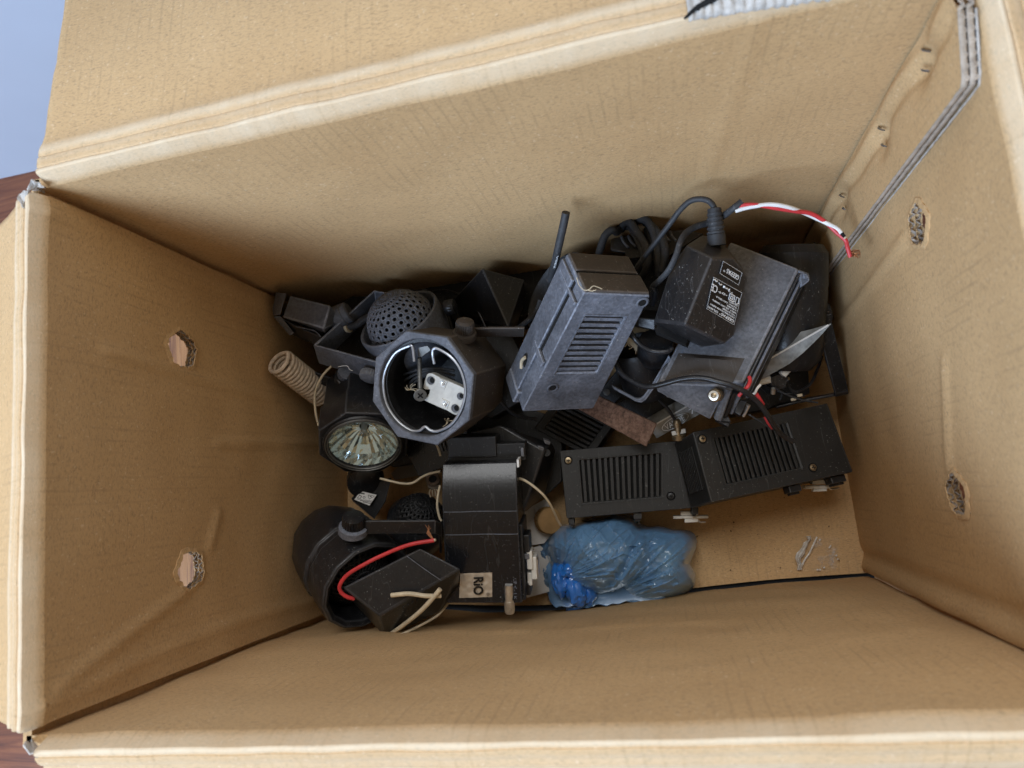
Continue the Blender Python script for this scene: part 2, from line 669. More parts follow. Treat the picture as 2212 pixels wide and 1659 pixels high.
def panel(mat, fn, out, nu, nv, holes=(), thick=.0065):
    """wall sheet: fn(u, v) inner point, out = outward normal"""
    mbx = MB()
    inner = [[fn(i / nu, j / nv) for i in range(nu + 1)] for j in range(nv + 1)]
    vs, fs = [], []
    for j in range(nv + 1):
        for i in range(nu + 1):
            vs.append(inner[j][i])
    off = len(vs)
    for j in range(nv + 1):
        for i in range(nu + 1):
            vs.append(inner[j][i] + out * thick)
    w = nu + 1
    for j in range(nv):
        for i in range(nu):
            a = j * w + i
            fs.append((a, a + 1, a + w + 1, a + w))
            a += off
            fs.append((a + w, a + w + 1, a + 1, a))
    for i in range(nu):
        fs.append((i, i + off, i + 1 + off, i + 1))
        a = nv * w + i
        fs.append((a, a + 1, a + 1 + off, a + off))
    for j in range(nv):
        a = j * w
        fs.append((a, a + w, a + w + off, a + off))
        a = j * w + nu
        fs.append((a, a + off, a + w + off, a + w))
    mbx.add(vs, fs)
    o = mbx.build('side_panel', mat, BOX, smooth=True, angle=50)
    for hs in holes:
        c = MB()
        c.lathe(hs['fr'], [(hs['r'] * 1.13, -.03), (hs['r'] * 1.13, .03)], 32, cap0=True, cap1=True)
        for k in range(len(c.v)):      # ellipse and a ragged outline
            r = c.v[k] - hs['fr'].o
            a = math.atan2(r.dot(hs['fr'].y), r.dot(hs['fr'].x))
            h = r.dot(hs['fr'].z)
            rr = hs['r'] * 1.13 * (1 + .07 * math.sin(5 * a + hs['s']) + .04 * math.sin(11 * a))
            c.v[k] = hs['fr'].pt(rr * math.cos(a), rr * hs['k'] * math.sin(a), h)
        co = c.build('cutter', mat, BOX)
        m = o.modifiers.new('hole', 'BOOLEAN')
        m.object = co
        m.operation = 'DIFFERENCE'
        m.solver = 'EXACT'
        dg = bpy.context.evaluated_depsgraph_get()
        nm = bpy.data.meshes.new_from_object(o.evaluated_get(dg))
        o.modifiers.clear()
        o.data = nm
        bpy.data.objects.remove(co)
        hand_hole(hs, o)
    return o


def hand_hole(hs, par):
    """torn liner lip and the two flute layers of the double-wall board"""
    fr, r, k = hs['fr'], hs['r'], hs['k']
    rng = random.Random(int(hs['s'] * 100))

    def P(a, q, h):
        rr = r * q * (1 + .06 * math.sin(5 * a + hs['s']) + .03 * math.sin(13 * a + 1))
        return fr.pt(rr * math.cos(a), rr * k * math.sin(a), h)
    mb = MB()
    n = 72
    for lay, (h, t) in enumerate(((-.0008, .0006), (.0027, .0004), (.0060, .0006))):
        qi = [.97 + rng.uniform(-.05, .05) for _ in range(n)]
        q1 = 1.20 if lay == 0 else 1.13
        vs, fs = [], []
        for i in range(n):
            a = 2 * math.pi * i / n
            vs += [P(a, qi[i], h), P(a, q1, h + (.0006 if lay == 0 else 0)), P(a, q1, h + t + (.0006 if lay == 0 else 0)), P(a, qi[i], h + t)]
        for i in range(n):
            b, c = 4 * i, 4 * ((i + 1) % n)
            for e in range(4):
                f = (e + 1) % 4
                fs.append((b + e, b + f, c + f, c + e))
        mb.add(vs, fs)
    mb.build('torn_lip', M_CARD_Y, par)
    mb = MB()
    for (h0, h1, cyc) in ((-.0002, .0027, 13), (.0031, .0060, 15)):
        N = cyc * 8
        vs, fs = [], []
        for i in range(N):
            a = 2 * math.pi * i / N
            h = (h0 + h1) / 2 + (h1 - h0) / 2 * math.sin(a * cyc + rng.uniform(-.5, .5))
            vs += [P(a, .95 + rng.uniform(-.04, .06), h), P(a, 1.14, h)]
        for i in range(N):
            b, c = 2 * i, 2 * ((i + 1) % N)
            fs.append((b, b + 1, c + 1, c))
        mb.add(vs, fs)
    mb.build('flute', M_CUT, par, solid=.00035)


TOP = H - .0087


def warp(x, y, z, a=.0012):
    return a * nz(x, y, z, 9) + a * .5 * nz(x + 5, y, z, 27)


# back wall (towards the wall of the room)
def back_fn(u, v):
    x, z = -.010 + (W + .012) * u, TOP * v
    d = warp(x, 1, z, .0018)
    d += .0009 * bumpline(x - .378 + .035 * (1 - v), .0035)
    d -= .0008 * bumpline(z - .035, .006)
    return Vector((x, D - d, z))


panel(M_CARD_X, back_fn, Vector((0, 1, 0)), 110, 60)


def front_fn(u, v):
    x, z = -.010 + (W + .012) * u, TOP * v
    d = warp(x, 2, z, .0022) + .0012 * bumpline(seg_d((x, z), (.05, .12), (.33, .15)), .003) + .0010 * bumpline(seg_d((x, z), (.30, .28), (.44, .20)), .0025)
    d -= .011 * math.exp(-((x - .19) / .13) ** 2) * math.exp(-(z / .13) ** 2)      # bowed out low down
    return Vector((x, 0 + d - .002 * bumpline(z, .02), z))


panel(M_CARD_X, front_fn, Vector((0, -1, 0)), 90, 50)


def left_fn(u, v):
    y, z = .0045 + (D - .010) * u, TOP * v
    d = warp(3, y, z, .0016)
    d += .0012 * bumpline(y - .012 - .01 * math.sin(z * 9), .0035) + .0012 * bumpline(D - .014 - y, .004)
    for (a, b) in (((.02, .33), (.052, .235)), ((.10, .20), (.078, .21)), ((.16, .0), (.15, .2)), ((.20, .30), (.19, .12))):
        d += .0018 * bumpline(seg_d((y, z), a, b), .0028)
    return Vector((0 + d, y, z))


panel(M_CARD_Y, left_fn, Vector((-1, 0, 0)), 80, 90,
      holes=[dict(fr=Frame((0, .213, .2345), (-1, 0, 0), (0, 0, 1)), r=.0140, k=.92, s=.4),
             dict(fr=Frame((0, .065, .2308), (-1, 0, 0), (0, 0, 1)), r=.0126, k=.96, s=2.1)])


def right_fn(u, v):
    y, z = .0025 + (D - .004) * u, TOP * v
    d = warp(4, y, z, .0016)
    d += .0022 * bumpline(y - .006, .004) - .002 * bumpline(y - .017, .004)
    d += .0022 * bumpline(seg_d((y, z), (.214, .22), (.195, .0)), .003) + .0018 * bumpline(seg_d((y, z), (.085, .22), (.14, .24)), .003)
    return Vector((W - d, y, z))


panel(M_CARD_Y, right_fn, Vector((1, 0, 0)), 80, 90,
      holes=[dict(fr=Frame((W, .2143, .2427), (1, 0, 0), (0, 0, 1)), r=.0125, k=.90, s=1.3),
             dict(fr=Frame((W, .0707, .2234), (1, 0, 0), (0, 0, 1)), r=.0125, k=.90, s=3.0)])

# corner strips that close the slits beside the end walls
for (y0, y1) in ((-.006, .016), (D - .016, D + .006)):
    MB().hexa([(-.012, y0, TOP), (-.0068, y0, TOP), (-.0068, y1, TOP), (-.012, y1, TOP)],
              [(-.012, y0, 0), (-.0068, y0, 0), (-.0068, y1, 0), (-.012, y1, 0)]).build('corner_fold', M_CARD_Y, BOX)
    MB().hexa([(W + .0068, y0, TOP), (W + .012, y0, TOP), (W + .012, y1, TOP), (W + .0068, y1, TOP)],
              [(W + .0068, y0, 0), (W + .012, y0, 0), (W + .012, y1, 0), (W + .0068, y1, 0)]).build('corner_fold', M_CARD_Y, BOX)


# the base, its front edge leaving a dark slit
def base_fn(u, v):
    y0 = .0008 + .0040 * (1 - u) * (.6 + .4 * math.sin(u * 7)) - .0115 * math.exp(-((u - .41) / .27) ** 2)
    x, y = -.004 + (W + .006) * u, y0 + (D - y0) * v
    z = warp(x, y, 5, .0010) + .0015 * bumpline(y - .0045, .006) * (.4 + .6 * u)
    return Vector((x, y, z))


mb = MB()
mb.grid(base_fn, 80, 50)
mb.hexa([(-.004, .0045, -.0030), (W + .002, .0045, -.0030), (W + .002, D, -.0030), (-.004, D, -.0030)],
        [(-.004, .0045, -.006), (W + .002, .0045, -.006), (W + .002, D, -.006), (-.004, D, -.006)])
mb.build('base_panel', M_CARD_X, BOX, smooth=True)
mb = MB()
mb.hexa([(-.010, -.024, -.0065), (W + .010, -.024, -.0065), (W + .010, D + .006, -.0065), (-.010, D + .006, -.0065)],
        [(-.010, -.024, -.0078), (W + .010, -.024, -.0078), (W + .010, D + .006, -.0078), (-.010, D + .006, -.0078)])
mb.build('base_flap', M_HOLE, BOX)  # near-black sheet: the shade of the front slit is put into its colour


# flaps: rolled rim with two score lines, then the sheet
def flap(mat, o, along, out, length, reach, ang, nu, wallfn, trim0=0.0, trim1=0.0, roll=.010, seed=0, side=0.0, wear_toplight=1.0):
    o, along, out = Vector(o), Vector(along), Vector(out)
    up = Vector((0, 0, 1))
    ca, sa = math.cos(rad(ang)), math.sin(rad(ang))
    prof = [(.0004, -.0165), (.0, -.0132), (.0002, -.0122), (.0026, -.0074), (.0052, -.0026), (.0066, -.0004), (.0078, .0), (.0096, -.0002), (.0107, -.0013), (.0114, -.0017), (.0124, -.0011)]
    prof = [(d * .66, z * .66) for d, z in prof]
    d0, z0 = prof[-1]
    score = [(.0015, .0003), (.0035, .0004), (.0055, .0001), (.0066, -.0007), (.0076, -.0002), (.0100, .0003), (.0125, .0002), (.0160, -.0010), (.022, -.0016)]
    n = 26
    tail = [(.022 + (reach - .022) * k / n, -.0016) for k in range(1, n + 1)]
    pts = list(prof)
    for (s, h) in score + tail:
        pts.append((d0 + s * ca + h * sa, z0 - s * sa + h * ca))
    nv = len(pts) - 1

    def fn(u, v):
        k = min(nv, int(round(v * nv)))
        d, z = pts[k]
        s = trim0 + (length - trim0 - trim1) * u
        grow = max(0, d - .006)
        s += side * grow * (2 * u - 1)
        wob = .0009 * nz(s, d, seed, 22) + .0005 * nz(s, d, seed + 3, 60)
        fade = max(0.0, 1 - max(0, k - 2) / 5)
        p = o + along * s + out * (d + .0007 * nz(s, 3, seed, 30) * (1 - fade) - wallfn(s) * fade) + up * (z + wob * (1 - fade))
        if u < .012 or u > .988:                # frayed ends
            p += along * (.0012 * nz(d, seed, u, 160))
        return p
    mb = MB()
    mb.grid(fn, nu, nv)
    f = mb.build('flap', mat, BOX, smooth=True, angle=17)
    att = f.data.attributes.new('wear_toplight', 'FLOAT', 'POINT')
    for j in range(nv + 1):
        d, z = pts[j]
        base = max(.62 * (1 / (1 + math.exp(-(d - .0010) / .0004))) * (1 / (1 + math.exp((d - .0078) / .0006))), .95 * bumpline(d - .0055, .0014), .7 * bumpline(d - .0190, .0030), .40 * bumpline(d - .0125, .003))  # pale band: rubbed crest, plus painted top light where the rim faces up
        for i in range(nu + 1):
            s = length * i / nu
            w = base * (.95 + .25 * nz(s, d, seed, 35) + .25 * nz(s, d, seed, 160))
            att.data[j * (nu + 1) + i].value = max(0.0, min(.8, w * wear_toplight * .75))
    m = f.modifiers.new('thickness', 'SOLIDIFY')
    m.thickness = .0055
    m.offset = -1 if True else 1
    return f, fn


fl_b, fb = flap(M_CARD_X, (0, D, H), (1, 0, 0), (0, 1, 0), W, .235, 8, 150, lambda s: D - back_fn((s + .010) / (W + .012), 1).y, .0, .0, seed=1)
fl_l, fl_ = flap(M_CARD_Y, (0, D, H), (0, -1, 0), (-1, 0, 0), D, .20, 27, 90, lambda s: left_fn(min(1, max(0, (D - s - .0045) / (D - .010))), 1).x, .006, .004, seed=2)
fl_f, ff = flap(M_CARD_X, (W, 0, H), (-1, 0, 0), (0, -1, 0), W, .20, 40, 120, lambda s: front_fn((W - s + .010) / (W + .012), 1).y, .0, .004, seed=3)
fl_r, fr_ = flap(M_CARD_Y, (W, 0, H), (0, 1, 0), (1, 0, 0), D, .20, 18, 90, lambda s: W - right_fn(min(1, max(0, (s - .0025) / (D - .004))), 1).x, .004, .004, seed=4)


# ragged grey paper where the rim is torn at the two near-left corners
def ragged(name, pts, thick, mat, par, seed):
    mb = MB()
    rng = random.Random(seed)
    n = len(pts)
    P = [Vector(p) + Vector((rng.uniform(-1, 1), rng.uniform(-1, 1), rng.uniform(-1, 1))) * .0008 for p in pts]
    c = sum(P, Vector()) / n
    top = P + [c + Vector((0, 0, .0012))]
    fs = [(i, (i + 1) % n, n) for i in range(n)]
    mb.add(top, fs)
    return mb.build(name, mat, par, solid=thick)


def jag(a, b, n, amp, seed):
    rng = random.Random(seed)
    a, b = Vector(a), Vector(b)
    out = []
    for i in range(n + 1):
        t = i / n
        out.append(a.lerp(b, t) + Vector((rng.uniform(-amp, amp), rng.uniform(-amp, amp), rng.uniform(-amp, amp) * .4)))
    return out


ZK = sub(0, 276.5, .16669)   # zoom on the far left corner
ragged('torn_corner', jag(ZK(420, 690, H - .001), ZK(560, 740, H - .002), 5, .0006, 1) + jag(ZK(600, 800, H - .010), ZK(520, 845, H - .012), 4, .0005, 2) + jag(ZK(450, 830, H - .010), ZK(360, 800, H - .004), 4, .0006, 3), .0008, M_GREYPAPER, BOX, 5)
ragged('torn_corner', jag(ZK(250, 850, H + .0005), ZK(370, 800, H + .0005), 4, .0006, 4) + jag(ZK(400, 900, H - .004), ZK(390, 1190, H - .006), 7, .0005, 5) + jag(ZK(350, 1120, H - .001), ZK(240, 900, H + .001), 6, .0006, 6), .0008, M_GREYPAPER, BOX, 6)
ZL = sub(0, 1437.8, .1333)   # zoom on the near left corner
ragged('torn_corner', jag(ZL(400, 1250, H - .002), ZL(500, 1230, H - .008), 4, .0006, 7) + jag(ZL(640, 1330, H - .008), ZL(720, 1380, H - .006), 4, .0005, 8) + jag(ZL(640, 1500, H - .001), ZL(500, 1420, H), 5, .0006, 9), .0008, M_GREYPAPER, BOX, 7)

# torn strip on the far flap: bared grey flutes and a dark gash
mb = MB()
zt = H + .0018


def torn(u, v):
    x = .348 + .072 * u
    lo, hi = D - .001 + .004 * (1 - u), D + .022 + .004 * math.sin(u * 9)
    y = lo + (hi - lo) * v + .0008 * nz(x, v, 3, 300)
    z = H + .0006 - .010 * max(0, (D + .006 - y) / .010) ** 2 + .0005 * math.sin(x * 1500 + 2 * nz(x, y, 0, 90)) + .0006
    return Vector((x, y, z))


mb.grid(torn, 130, 10)
mb.build('torn_liner', M_GREYPAPER, BOX, smooth=True, solid=.0006, angle=60)
for (pts, r) in ((((.346, D + .0035), (.352, D + .0075), (.358, D + .009), (.366, D + .012), (.374, D + .015)), .0011), (((.352, D + .006), (.360, D + .0135), (.362, D + .020)), .0010)):
    MB().tube([(x, y, H + .0020) for x, y in pts], r, 6, 4, rfn=lambda t: .4 + .9 * math.sin(math.pi * (t * .9 + .05)), flat=.5).build('gash', M_HOLE, BOX)

# the joint tab inside the right wall, stapled on
TX = W - .0070


def tab_fn(u, v):
    z = .004 + (H - .010) * v
    y0 = .2425 if z < .333 else .2425 + (z - .333) * 3.2
    y = y0 + (D - .0015 - y0) * u
    d = 0.0
    for k, (sy, sz) in enumerate(STAP):
        d -= .0030 * math.exp(-((y - sy) / .007) ** 2 - ((z - sz) / .012) ** 2)
    d += .0016 * bumpline(y - .2795 - .0015 * math.sin(z * 55), .0032) - .0016 * bumpline(y - .2715 - .002 * math.sin(z * 50 + 1), .0035)
    d += warp(6, y, z, .0008)
    return Vector((TX - d, y, z))


STAP = [(.2767, .3053), (.270, .2996), (.275, .235), (.266, .233), (.2741, .1427), (.2651, .1416), (.2712, .0512), (.2671, .0445)]
mb = MB()
mb.grid(tab_fn, 30, 130)
mb.build('joint_tab', M_CARD_Y, BOX, smooth=True, angle=60)
# its cut edge: three liners and two flute layers
cut = []
zz = [.004 + (H - .010) * k / 130 for k in range(131)]
edge_pts = [(.2425 if z < .333 else .2425 + (z - .333) * 3.2, z) for z in zz]
for (x0, x1, mat, inset) in ((TX - .0002, TX + .0024, M_CUT, 0), (TX + .0024, TX + .0031, M_HOLE, .0007), (TX + .0031, TX + .0056, M_CUT, .0002), (TX + .0056, TX + .0062, M_HOLE, .0008), (TX + .0062, TX + .0072, M_GREYPAPER, -.0006)):
    mb = MB()
    mb.grid(lambda u, v: Vector((x0 + (x1 - x0) * u, edge_pts[int(round(v * 130))][0] + inset + .0004 * nz(v * 50, x0 * 900, 1, 3), edge_pts[int(round(v * 130))][1])), 2, 130)
    mb.build('cut_edge', mat, BOX, smooth=True, solid=.0004)
mb = MB()
for (x0, x1) in ((TX + .0003, TX + .0028), (TX + .0034, TX + .0062)):
    N = 60
    vs, fs = [], []
    for i in range(N + 1):
        z = .3335 + i / N * .013
        y = .2425 + (z - .333) * 3.2 - .0005
        x = (x0 + x1) / 2 + (x1 - x0) / 2 * math.sin(i * .95 + random.uniform(-.4, .4))
        vs += [Vector((x, y - .0003, z)), Vector((x, y + .002, z - .0005))]
    mb.add(vs, [(2 * i, 2 * i + 2, 2 * i + 3, 2 * i + 1) for i in range(N)])
mb.build('flute', M_CUT, BOX, solid=.0005)
for k, (sy, sz) in enumerate(STAP):
    fr = Frame((TX + .0015 if k % 2 == 0 else TX + .0019, sy, sz), (-1, .1, .25), (0, -.62, .78 + random.uniform(-.1, .15)))
    w = (.0062, .0056, .0062, .0044, .0056, .0024, .0030, .0036)[k] / 2
    q = [fr.pt(-w + 2 * w * i / 8, 0, .0014 * math.sin(math.pi * i / 8)) for i in range(9)]
    MB().tube(q, .0010, 8, 1, flat=.45).build('staple_prong', M_STAPLE, BOX, smooth=True)

# ------------------------------------------------------------------ the lamps and housings in the box
GT = 'vented plastic track transformers heaped in the box'


def transformer(label, q, depth, vent, n, screws, mat, name='track_transformer', floor_z=None, scr_mat=None, slat_mat=None, bev=.0014):
    """box housing; u along its length, v across; vent = (u0, u1, v0, v1); slats run across"""
    base = q.pt(.5, .5, -depth)
    t = thing(name, label, 'transformer', base, GT)
    u0, u1, v0, v1 = vent
    P = q.pt
    rec = .0045
    mb = MB()
    o = [P(0, 0), P(1, 0), P(1, 1), P(0, 1)]
    i = [P(u0, v0), P(u1, v0), P(u1, v1), P(u0, v1)]
    r = [P(u0, v0, -rec), P(u1, v0, -rec), P(u1, v1, -rec), P(u0, v1, -rec)]
    b = [P(0, 0, -depth), P(1, 0, -depth), P(1, 1, -depth), P(0, 1, -depth)]
    vs = o + i + r + b
    fs = [(k, (k + 1) % 4, 4 + (k + 1) % 4, 4 + k) for k in range(4)]
    fs += [(4 + k, 4 + (k + 1) % 4, 8 + (k + 1) % 4, 8 + k) for k in range(4)]
    fs += [(8, 9, 10, 11), (15, 14, 13, 12)]
    fs += [(k, 12 + k, 12 + (k + 1) % 4, (k + 1) % 4) for k in range(4)]
    mb.add(vs, fs)
    body = mb.build('housing', mat, t, bevel=bev)
    fl = MB()
    fl.box(q, u0 + .002, u1 - .002, v0 + .002, v1 - .002, -rec + .0002, -rec + .0004)
    fl.build('vent_well', M_HOLE, body)
    # thin raised border round the grille
    du, dv = .022, .035
    mb = MB()
    for (a0, a1, c0, c1) in ((u0 - du, u1 + du, v0 - dv, v0 - dv * .65), (u0 - du, u1 + du, v1 + dv * .65, v1 + dv), (u0 - du, u0 - du * .65, v0 - dv * .65, v1 + dv * .65), (u1 + du * .65, u1 + du, v0 - dv * .65, v1 + dv * .65)):
        mb.box(q, a0, a1, c0, c1, -.0005, .0005)
    mb.build('vent_border', mat, body)
    step = (u1 - u0) / n
    for k in range(n):
        a = u0 + step * (k + .22)
        MB().box(q, a, a + step * .56, v0 - .001, v1 + .001, -.0036, -.0006).build('slat', slat_mat or mat, t, bevel=.0003, seg=1)
    for (su, sv, m) in screws:
        fr = Frame(q.pt(su, sv, .0), q.n)
        MB().lathe(fr, [(.0036, .0001), (.0034, .0006), (.0030, .0006), (.0027, .0002)], 20).build('screw_recess', M_HOLE, t, smooth=True)
        s = MB().lathe(fr, [(.0027, .0002), (.0025, .0009), (.0014, .0012), (.0001, .0013)], 20).build('screw', m, t, smooth=True)
        cr = MB()
        cr.box(fr, -.0015, .0015, -.0003, .0003, .0010, .00145)
        cr.box(fr, -.0003, .0003, -.0015, .0015, .0010, .00150)
        cr.build('slot', M_HOLE, s)
    return t


def ceramic_plug(par, pts, z, Z, s=1.0):
    """white contact block: neck, flange and tip, with a bent pin"""
    (nx0, ny0, nx1, ny1), (fx0, fy0, fx1, fy1), (tx0, ty0, tx1, ty1), pin = pts
    for k, (x0, y0, x1, y1, th) in enumerate(((nx0, ny0, nx1, ny1, .010), (fx0, fy0, fx1, fy1, .012), (tx0, ty0, tx1, ty1, .008))):
        q = Quad(Z(x0, y0, z), Z(x1, y0 - 4, z), Z(x1, y1 - 4, z), Z(x0, y1, z))
        MB().box(q, 0, 1, 0, 1, -th, .0004 * (k == 1)).build('ceramic_plug', M_WHITE, par, bevel=.0006)
    MB().tube([Z(a, b, z - .003) for a, b in pin], .0007, 8, 3).build('contact_pin', M_STEEL, par, smooth=True)


# --- the big dusty housing leaning in the middle (length runs down the picture)
qa = Quad(Z3(1171, 790, .218), Z3(684, 1728, .140), Z3(1240, 1706, .113), Z3(1691, 812, .191))
tA = transformer('dusty blue-grey vented transformer housing leaning on end in the middle', qa, .040, (.175, .635, .20, .775), 10,
                 [], M_DUSTY, slat_mat=M_DUSTY)
mb = MB()
fr = Frame(qa.pt(.055, .93, 0), qa.n)
for su, sv in ((.055, .93), (.77, .25)):
    fr = Frame(qa.pt(su, sv, .0002), qa.n)
    MB().lathe(fr, [(.0046, .0002), (.0036, .0007), (.0026, .0002)], 22).build('screw_boss', M_DUSTY, tA, smooth=True)
    MB().lathe(fr, [(.0027, .0003), (.0001, .0003)], 18).build('screw_hole', M_HOLE, tA)
# end face: brown dust, a long parting slit; left face: step, groove and contact slot
P = qa.pt
qe = Quad(P(0, 0, 0), P(0, 1, 0), P(0, 1, -.040), P(0, 0, -.040))
qe.n = (P(0, .5, 0) - P(.2, .5, 0)).normalized()
MB().box(qe, .015, .985, .02, .47, -.001, .0016).build('end_cap', M_BROWNDUST, tA, bevel=.001)
MB().box(qe, .015, .96, .53, .985, -.001, .0016).build('end_cap', M_BROWNDUST, tA, bevel=.001)
MB().box(qe, .02, .98, .47, .53, -.0010, .0003).build('parting_slit', M_HOLE, tA)
ql = Quad(P(0, 0, 0), P(1, 0, 0), P(1, 0, -.040), P(0, 0, -.040))
ql.n = (P(.5, 0, 0) - P(.5, .3, 0)).normalized()
MB().box(ql, .03, .985, .40, .98, -.001, .0022).build('side_cover', M_DUSTY, tA, bevel=.0008)
MB().box(ql, .03, .56, .33, .40, -.001, .0004).build('parting_slit', M_HOLE, tA)
MB().box(ql, .56, .60, .05, .62, .0005, .0026).build('side_rib', M_DUSTY, tA, bevel=.0006)
MB().box(ql, .08, .10, .02, .9, .0005, .0024).build('side_rib', M_DUSTY, tA, bevel=.0006)
fr = Frame(ql.pt(.76, .62, .0024), ql.n, ql.pt(1, .5) - ql.pt(0, .5))
mb = MB()
mb.lathe(fr, [(.0055, .0), (.0001, .0001)], 24)
for k in range(len(mb.v)):
    d = mb.v[k] - fr.o
    mb.v[k] = fr.o + fr.x * d.dot(fr.x) * 1.5 + fr.y * d.dot(fr.y) * .75 + fr.z * d.dot(fr.z)
mb.build('contact_slot', M_HOLE, tA)
MB().tube([fr.pt(-.006, .001, .0006), fr.pt(0, -.0012, .0012), fr.pt(.006, .0005, .0006)], .0013, 8, 4).build('contact_pin', M_CREAM, tA, smooth=True)
MB().box(ql, .93, 1.03, .30, .95, -.008, .0035).build('end_lug', M_DUSTY, tA, bevel=.0012)

# --- the two black ones side by side at the lower right
TL, BL, TR, BR = (790, 720), (865, 1455), (2000, 620), (1990, 1360)
ext = 1.30
q1 = Quad(ZA(*TL, .070), ZA(TL[0] + (TR[0] - TL[0]) * ext, TL[1] + (TR[1] - TL[1]) * ext, .062), ZA(BL[0] + (BR[0] - BL[0]) * ext, BL[1] + (BR[1] - BL[1]) * ext, .062), ZA(*BL, .070))
tB = transformer('matt black vented transformer lying flat, its end against the blue bag', q1, .040, (.135, .70, .165, .79), 14,
                 [(.055, .155, M_BRASSY), (.775, .80, M_BLACK)], M_VENT)
q2 = Quad(Z5(1115, 375, .103), Z5(1950, 195, .063), Z5(2110, 620, .067), Z5(1230, 810, .107))
tC = transformer('black vented transformer with two bright screws tilted against the right wall', q2, .0425, (.135, .655, .155, .80), 15,
                 [(.052, .125, M_BRASSY), (.735, .83, M_BRASSY)], M_VENT)
# shadowed grille in its near end
qn = Quad(q2.pt(0, 0, 0), q2.pt(0, 1, 0), q2.pt(0, 1, -.0425), q2.pt(0, 0, -.0425))
qn.n = (q2.pt(0, .5) - q2.pt(.2, .5)).normalized()
MB().box(qn, .18, .80, .16, .88, -.001, .0003).build('vent_well', M_HOLE, tC)
for k in range(9):
    v = .18 + .077 * k
    MB().box(qn, .18, .80, v, v + .038, .0002, .0012).build('slat', M_VENT, tC)
for (q, u0, u1, t) in ((q1, .50, .565, tB), (q1, .01, .055, tB), (q1, .93, .98, tB), (q2, .55, .635, tC), (q2, .85, .955, tC)):
    MB().box(q, u0, u1, 1.0, 1.10, -.014, -.004).build('clip', M_BLACK, t, bevel=.0008)
    MB().box(q, u0 + .012, u1 - .012, 1.10, 1.13, -.012, -.007).build('clip_tooth', M_BLACK, t)
ceramic_plug(tB, ((1040, 865, 1150, 892), (995, 893, 1212, 912), (1065, 912, 1150, 936), [(1150, 915), (1160, 931), (1195, 931)]), .048, Z5)
ceramic_plug(tC, ((1855, 672, 1965, 700), (1806, 706, 1965, 728), (1860, 728, 1945, 745), [(1955, 705), (1968, 728), (2020, 720)]), .055, Z5)
# --- the one buried below the bar
q3 = Quad(ZA(1420, 380, .050), ZA(1120, 800, .048), ZA(516, 480, .048), ZA(816, 60, .050))
tD = transformer('black vented transformer half buried under the rusty brown bar', q3, .036, (.06, .90, .13, .86), 8, [], M_VENT)

# --- housing with the curved shoulder and the silver sticker
Pq = Quad(Z2(1445, 240, .133), Z2(2040, 225, .127), Z2(2090, 1320, .107), Z2(1500, 1320, .113))
root = thing('track_transformer', 'black transformer housing with rounded shoulder and a silver RiO sticker', 'transformer', Pq.pt(.5, .5, -.05), GT)
mb = MB()
prof = [(1.0, -.0), (.80, 0), (.60, 0), (.46, 0), (.36, 0), (.28, -.0004), (.20, -.0016), (.12, -.0036), (.06, -.0058), (.0, -.0085)]
for (v, h) in prof:
    mb.v += [Pq.pt(0, v, h), Pq.pt(1, v, h)]
for k in range(len(prof) - 1):
    mb.f.append((2 * k, 2 * k + 1, 2 * k + 3, 2 * k + 2))
n = len(mb.v)
mb.v += [Pq.pt(0, 1, -.045), Pq.pt(1, 1, -.045), Pq.pt(0, 0, -.045), Pq.pt(1, 0, -.045)]
last = 2 * (len(prof) - 1)
mb.f += [(n, n + 1, 1, 0), (n + 2, n + 3, n + 1, n), (last, last + 1, n + 3, n + 2),
         tuple([n] + [2 * k for k in range(len(prof))] + [n + 2]), tuple([n + 1] + [2 * k + 1 for k in range(len(prof))] + [n + 3])]
mb.build('housing', M_SATIN, root, bevel=.0010)
MB().box(Pq, .035, .70, -.175, -.02, -.045, -.0215).build('end_block', M_BLACK, root, bevel=.001)
MB().box(Pq, .02, 1.09, -.115, .01, -.045, -.0235).build('end_plate', M_BLACK, root, bevel=.0006)
MB().box(Pq, 1.035, 1.075, -.085, -.02, -.030, -.0205).build('tab', M_GREYPLATE, root, bevel=.0005)
MB().box(Pq, 1.002, 1.03, -.02, .035, -.02, -.006).build('tab', M_PRINT, root)
for (v, u0, u1) in ((.335, .02, .99), (.50, .03, .99)):
    MB().tube([Pq.pt(u0 + (u1 - u0) * i / 8, v + .0015 * math.sin(i * 1.1), .0002) for i in range(9)], .00035, 6, 3).build('moulding_line', M_DUSTY, root, smooth=True)
MB().box(Pq, .99, 1.035, .45, 1.0, -.040, -.006).build('side_rail', M_BLACK, root, bevel=.0008)
MB().box(Pq, 1.0, 1.11, .54, .67, -.030, -.012).build('clip', M_BLACK, root, bevel=.001)
MB().box(Pq, 1.03, 1.10, .68, .72, -.028, -.012).build('clip', M_GREYPLATE, root, bevel=.0006)
for (u0, u1, v0, v1, h0, h1) in ((1.06, 1.14, .66, .80, -.026, -.013), (1.11, 1.19, .71, .88, -.028, -.015), (1.05, 1.12, .83, .93, -.03, -.016)):
    MB().box(Pq, u0, u1, v0, v1, h0, h1).build('ceramic_plug', M_WHITE, root, bevel=.0010)
MB().box(Pq, 1.19, 1.205, .74, .86, -.026, -.018).build('contact_pin', M_STEEL, root)
MB().box(Pq, 1.02, 1.09, .90, 1.0, -.036, -.016).build('clip', M_BLACK, root, bevel=.001)
# sticker
S = lambda a, b: (ZR(210 + 285 * a + 12 * (1 - b), 1290 + 225 * b, .1125))
qs = Quad(*[ZR(*p, .113) for p in ((225, 1290), (495, 1290), (490, 1515), (208, 1515))])


def on_face(p, h):
    return p - Pq.n * ((p - Pq.pt(.5, .8)).dot(Pq.n) - h)


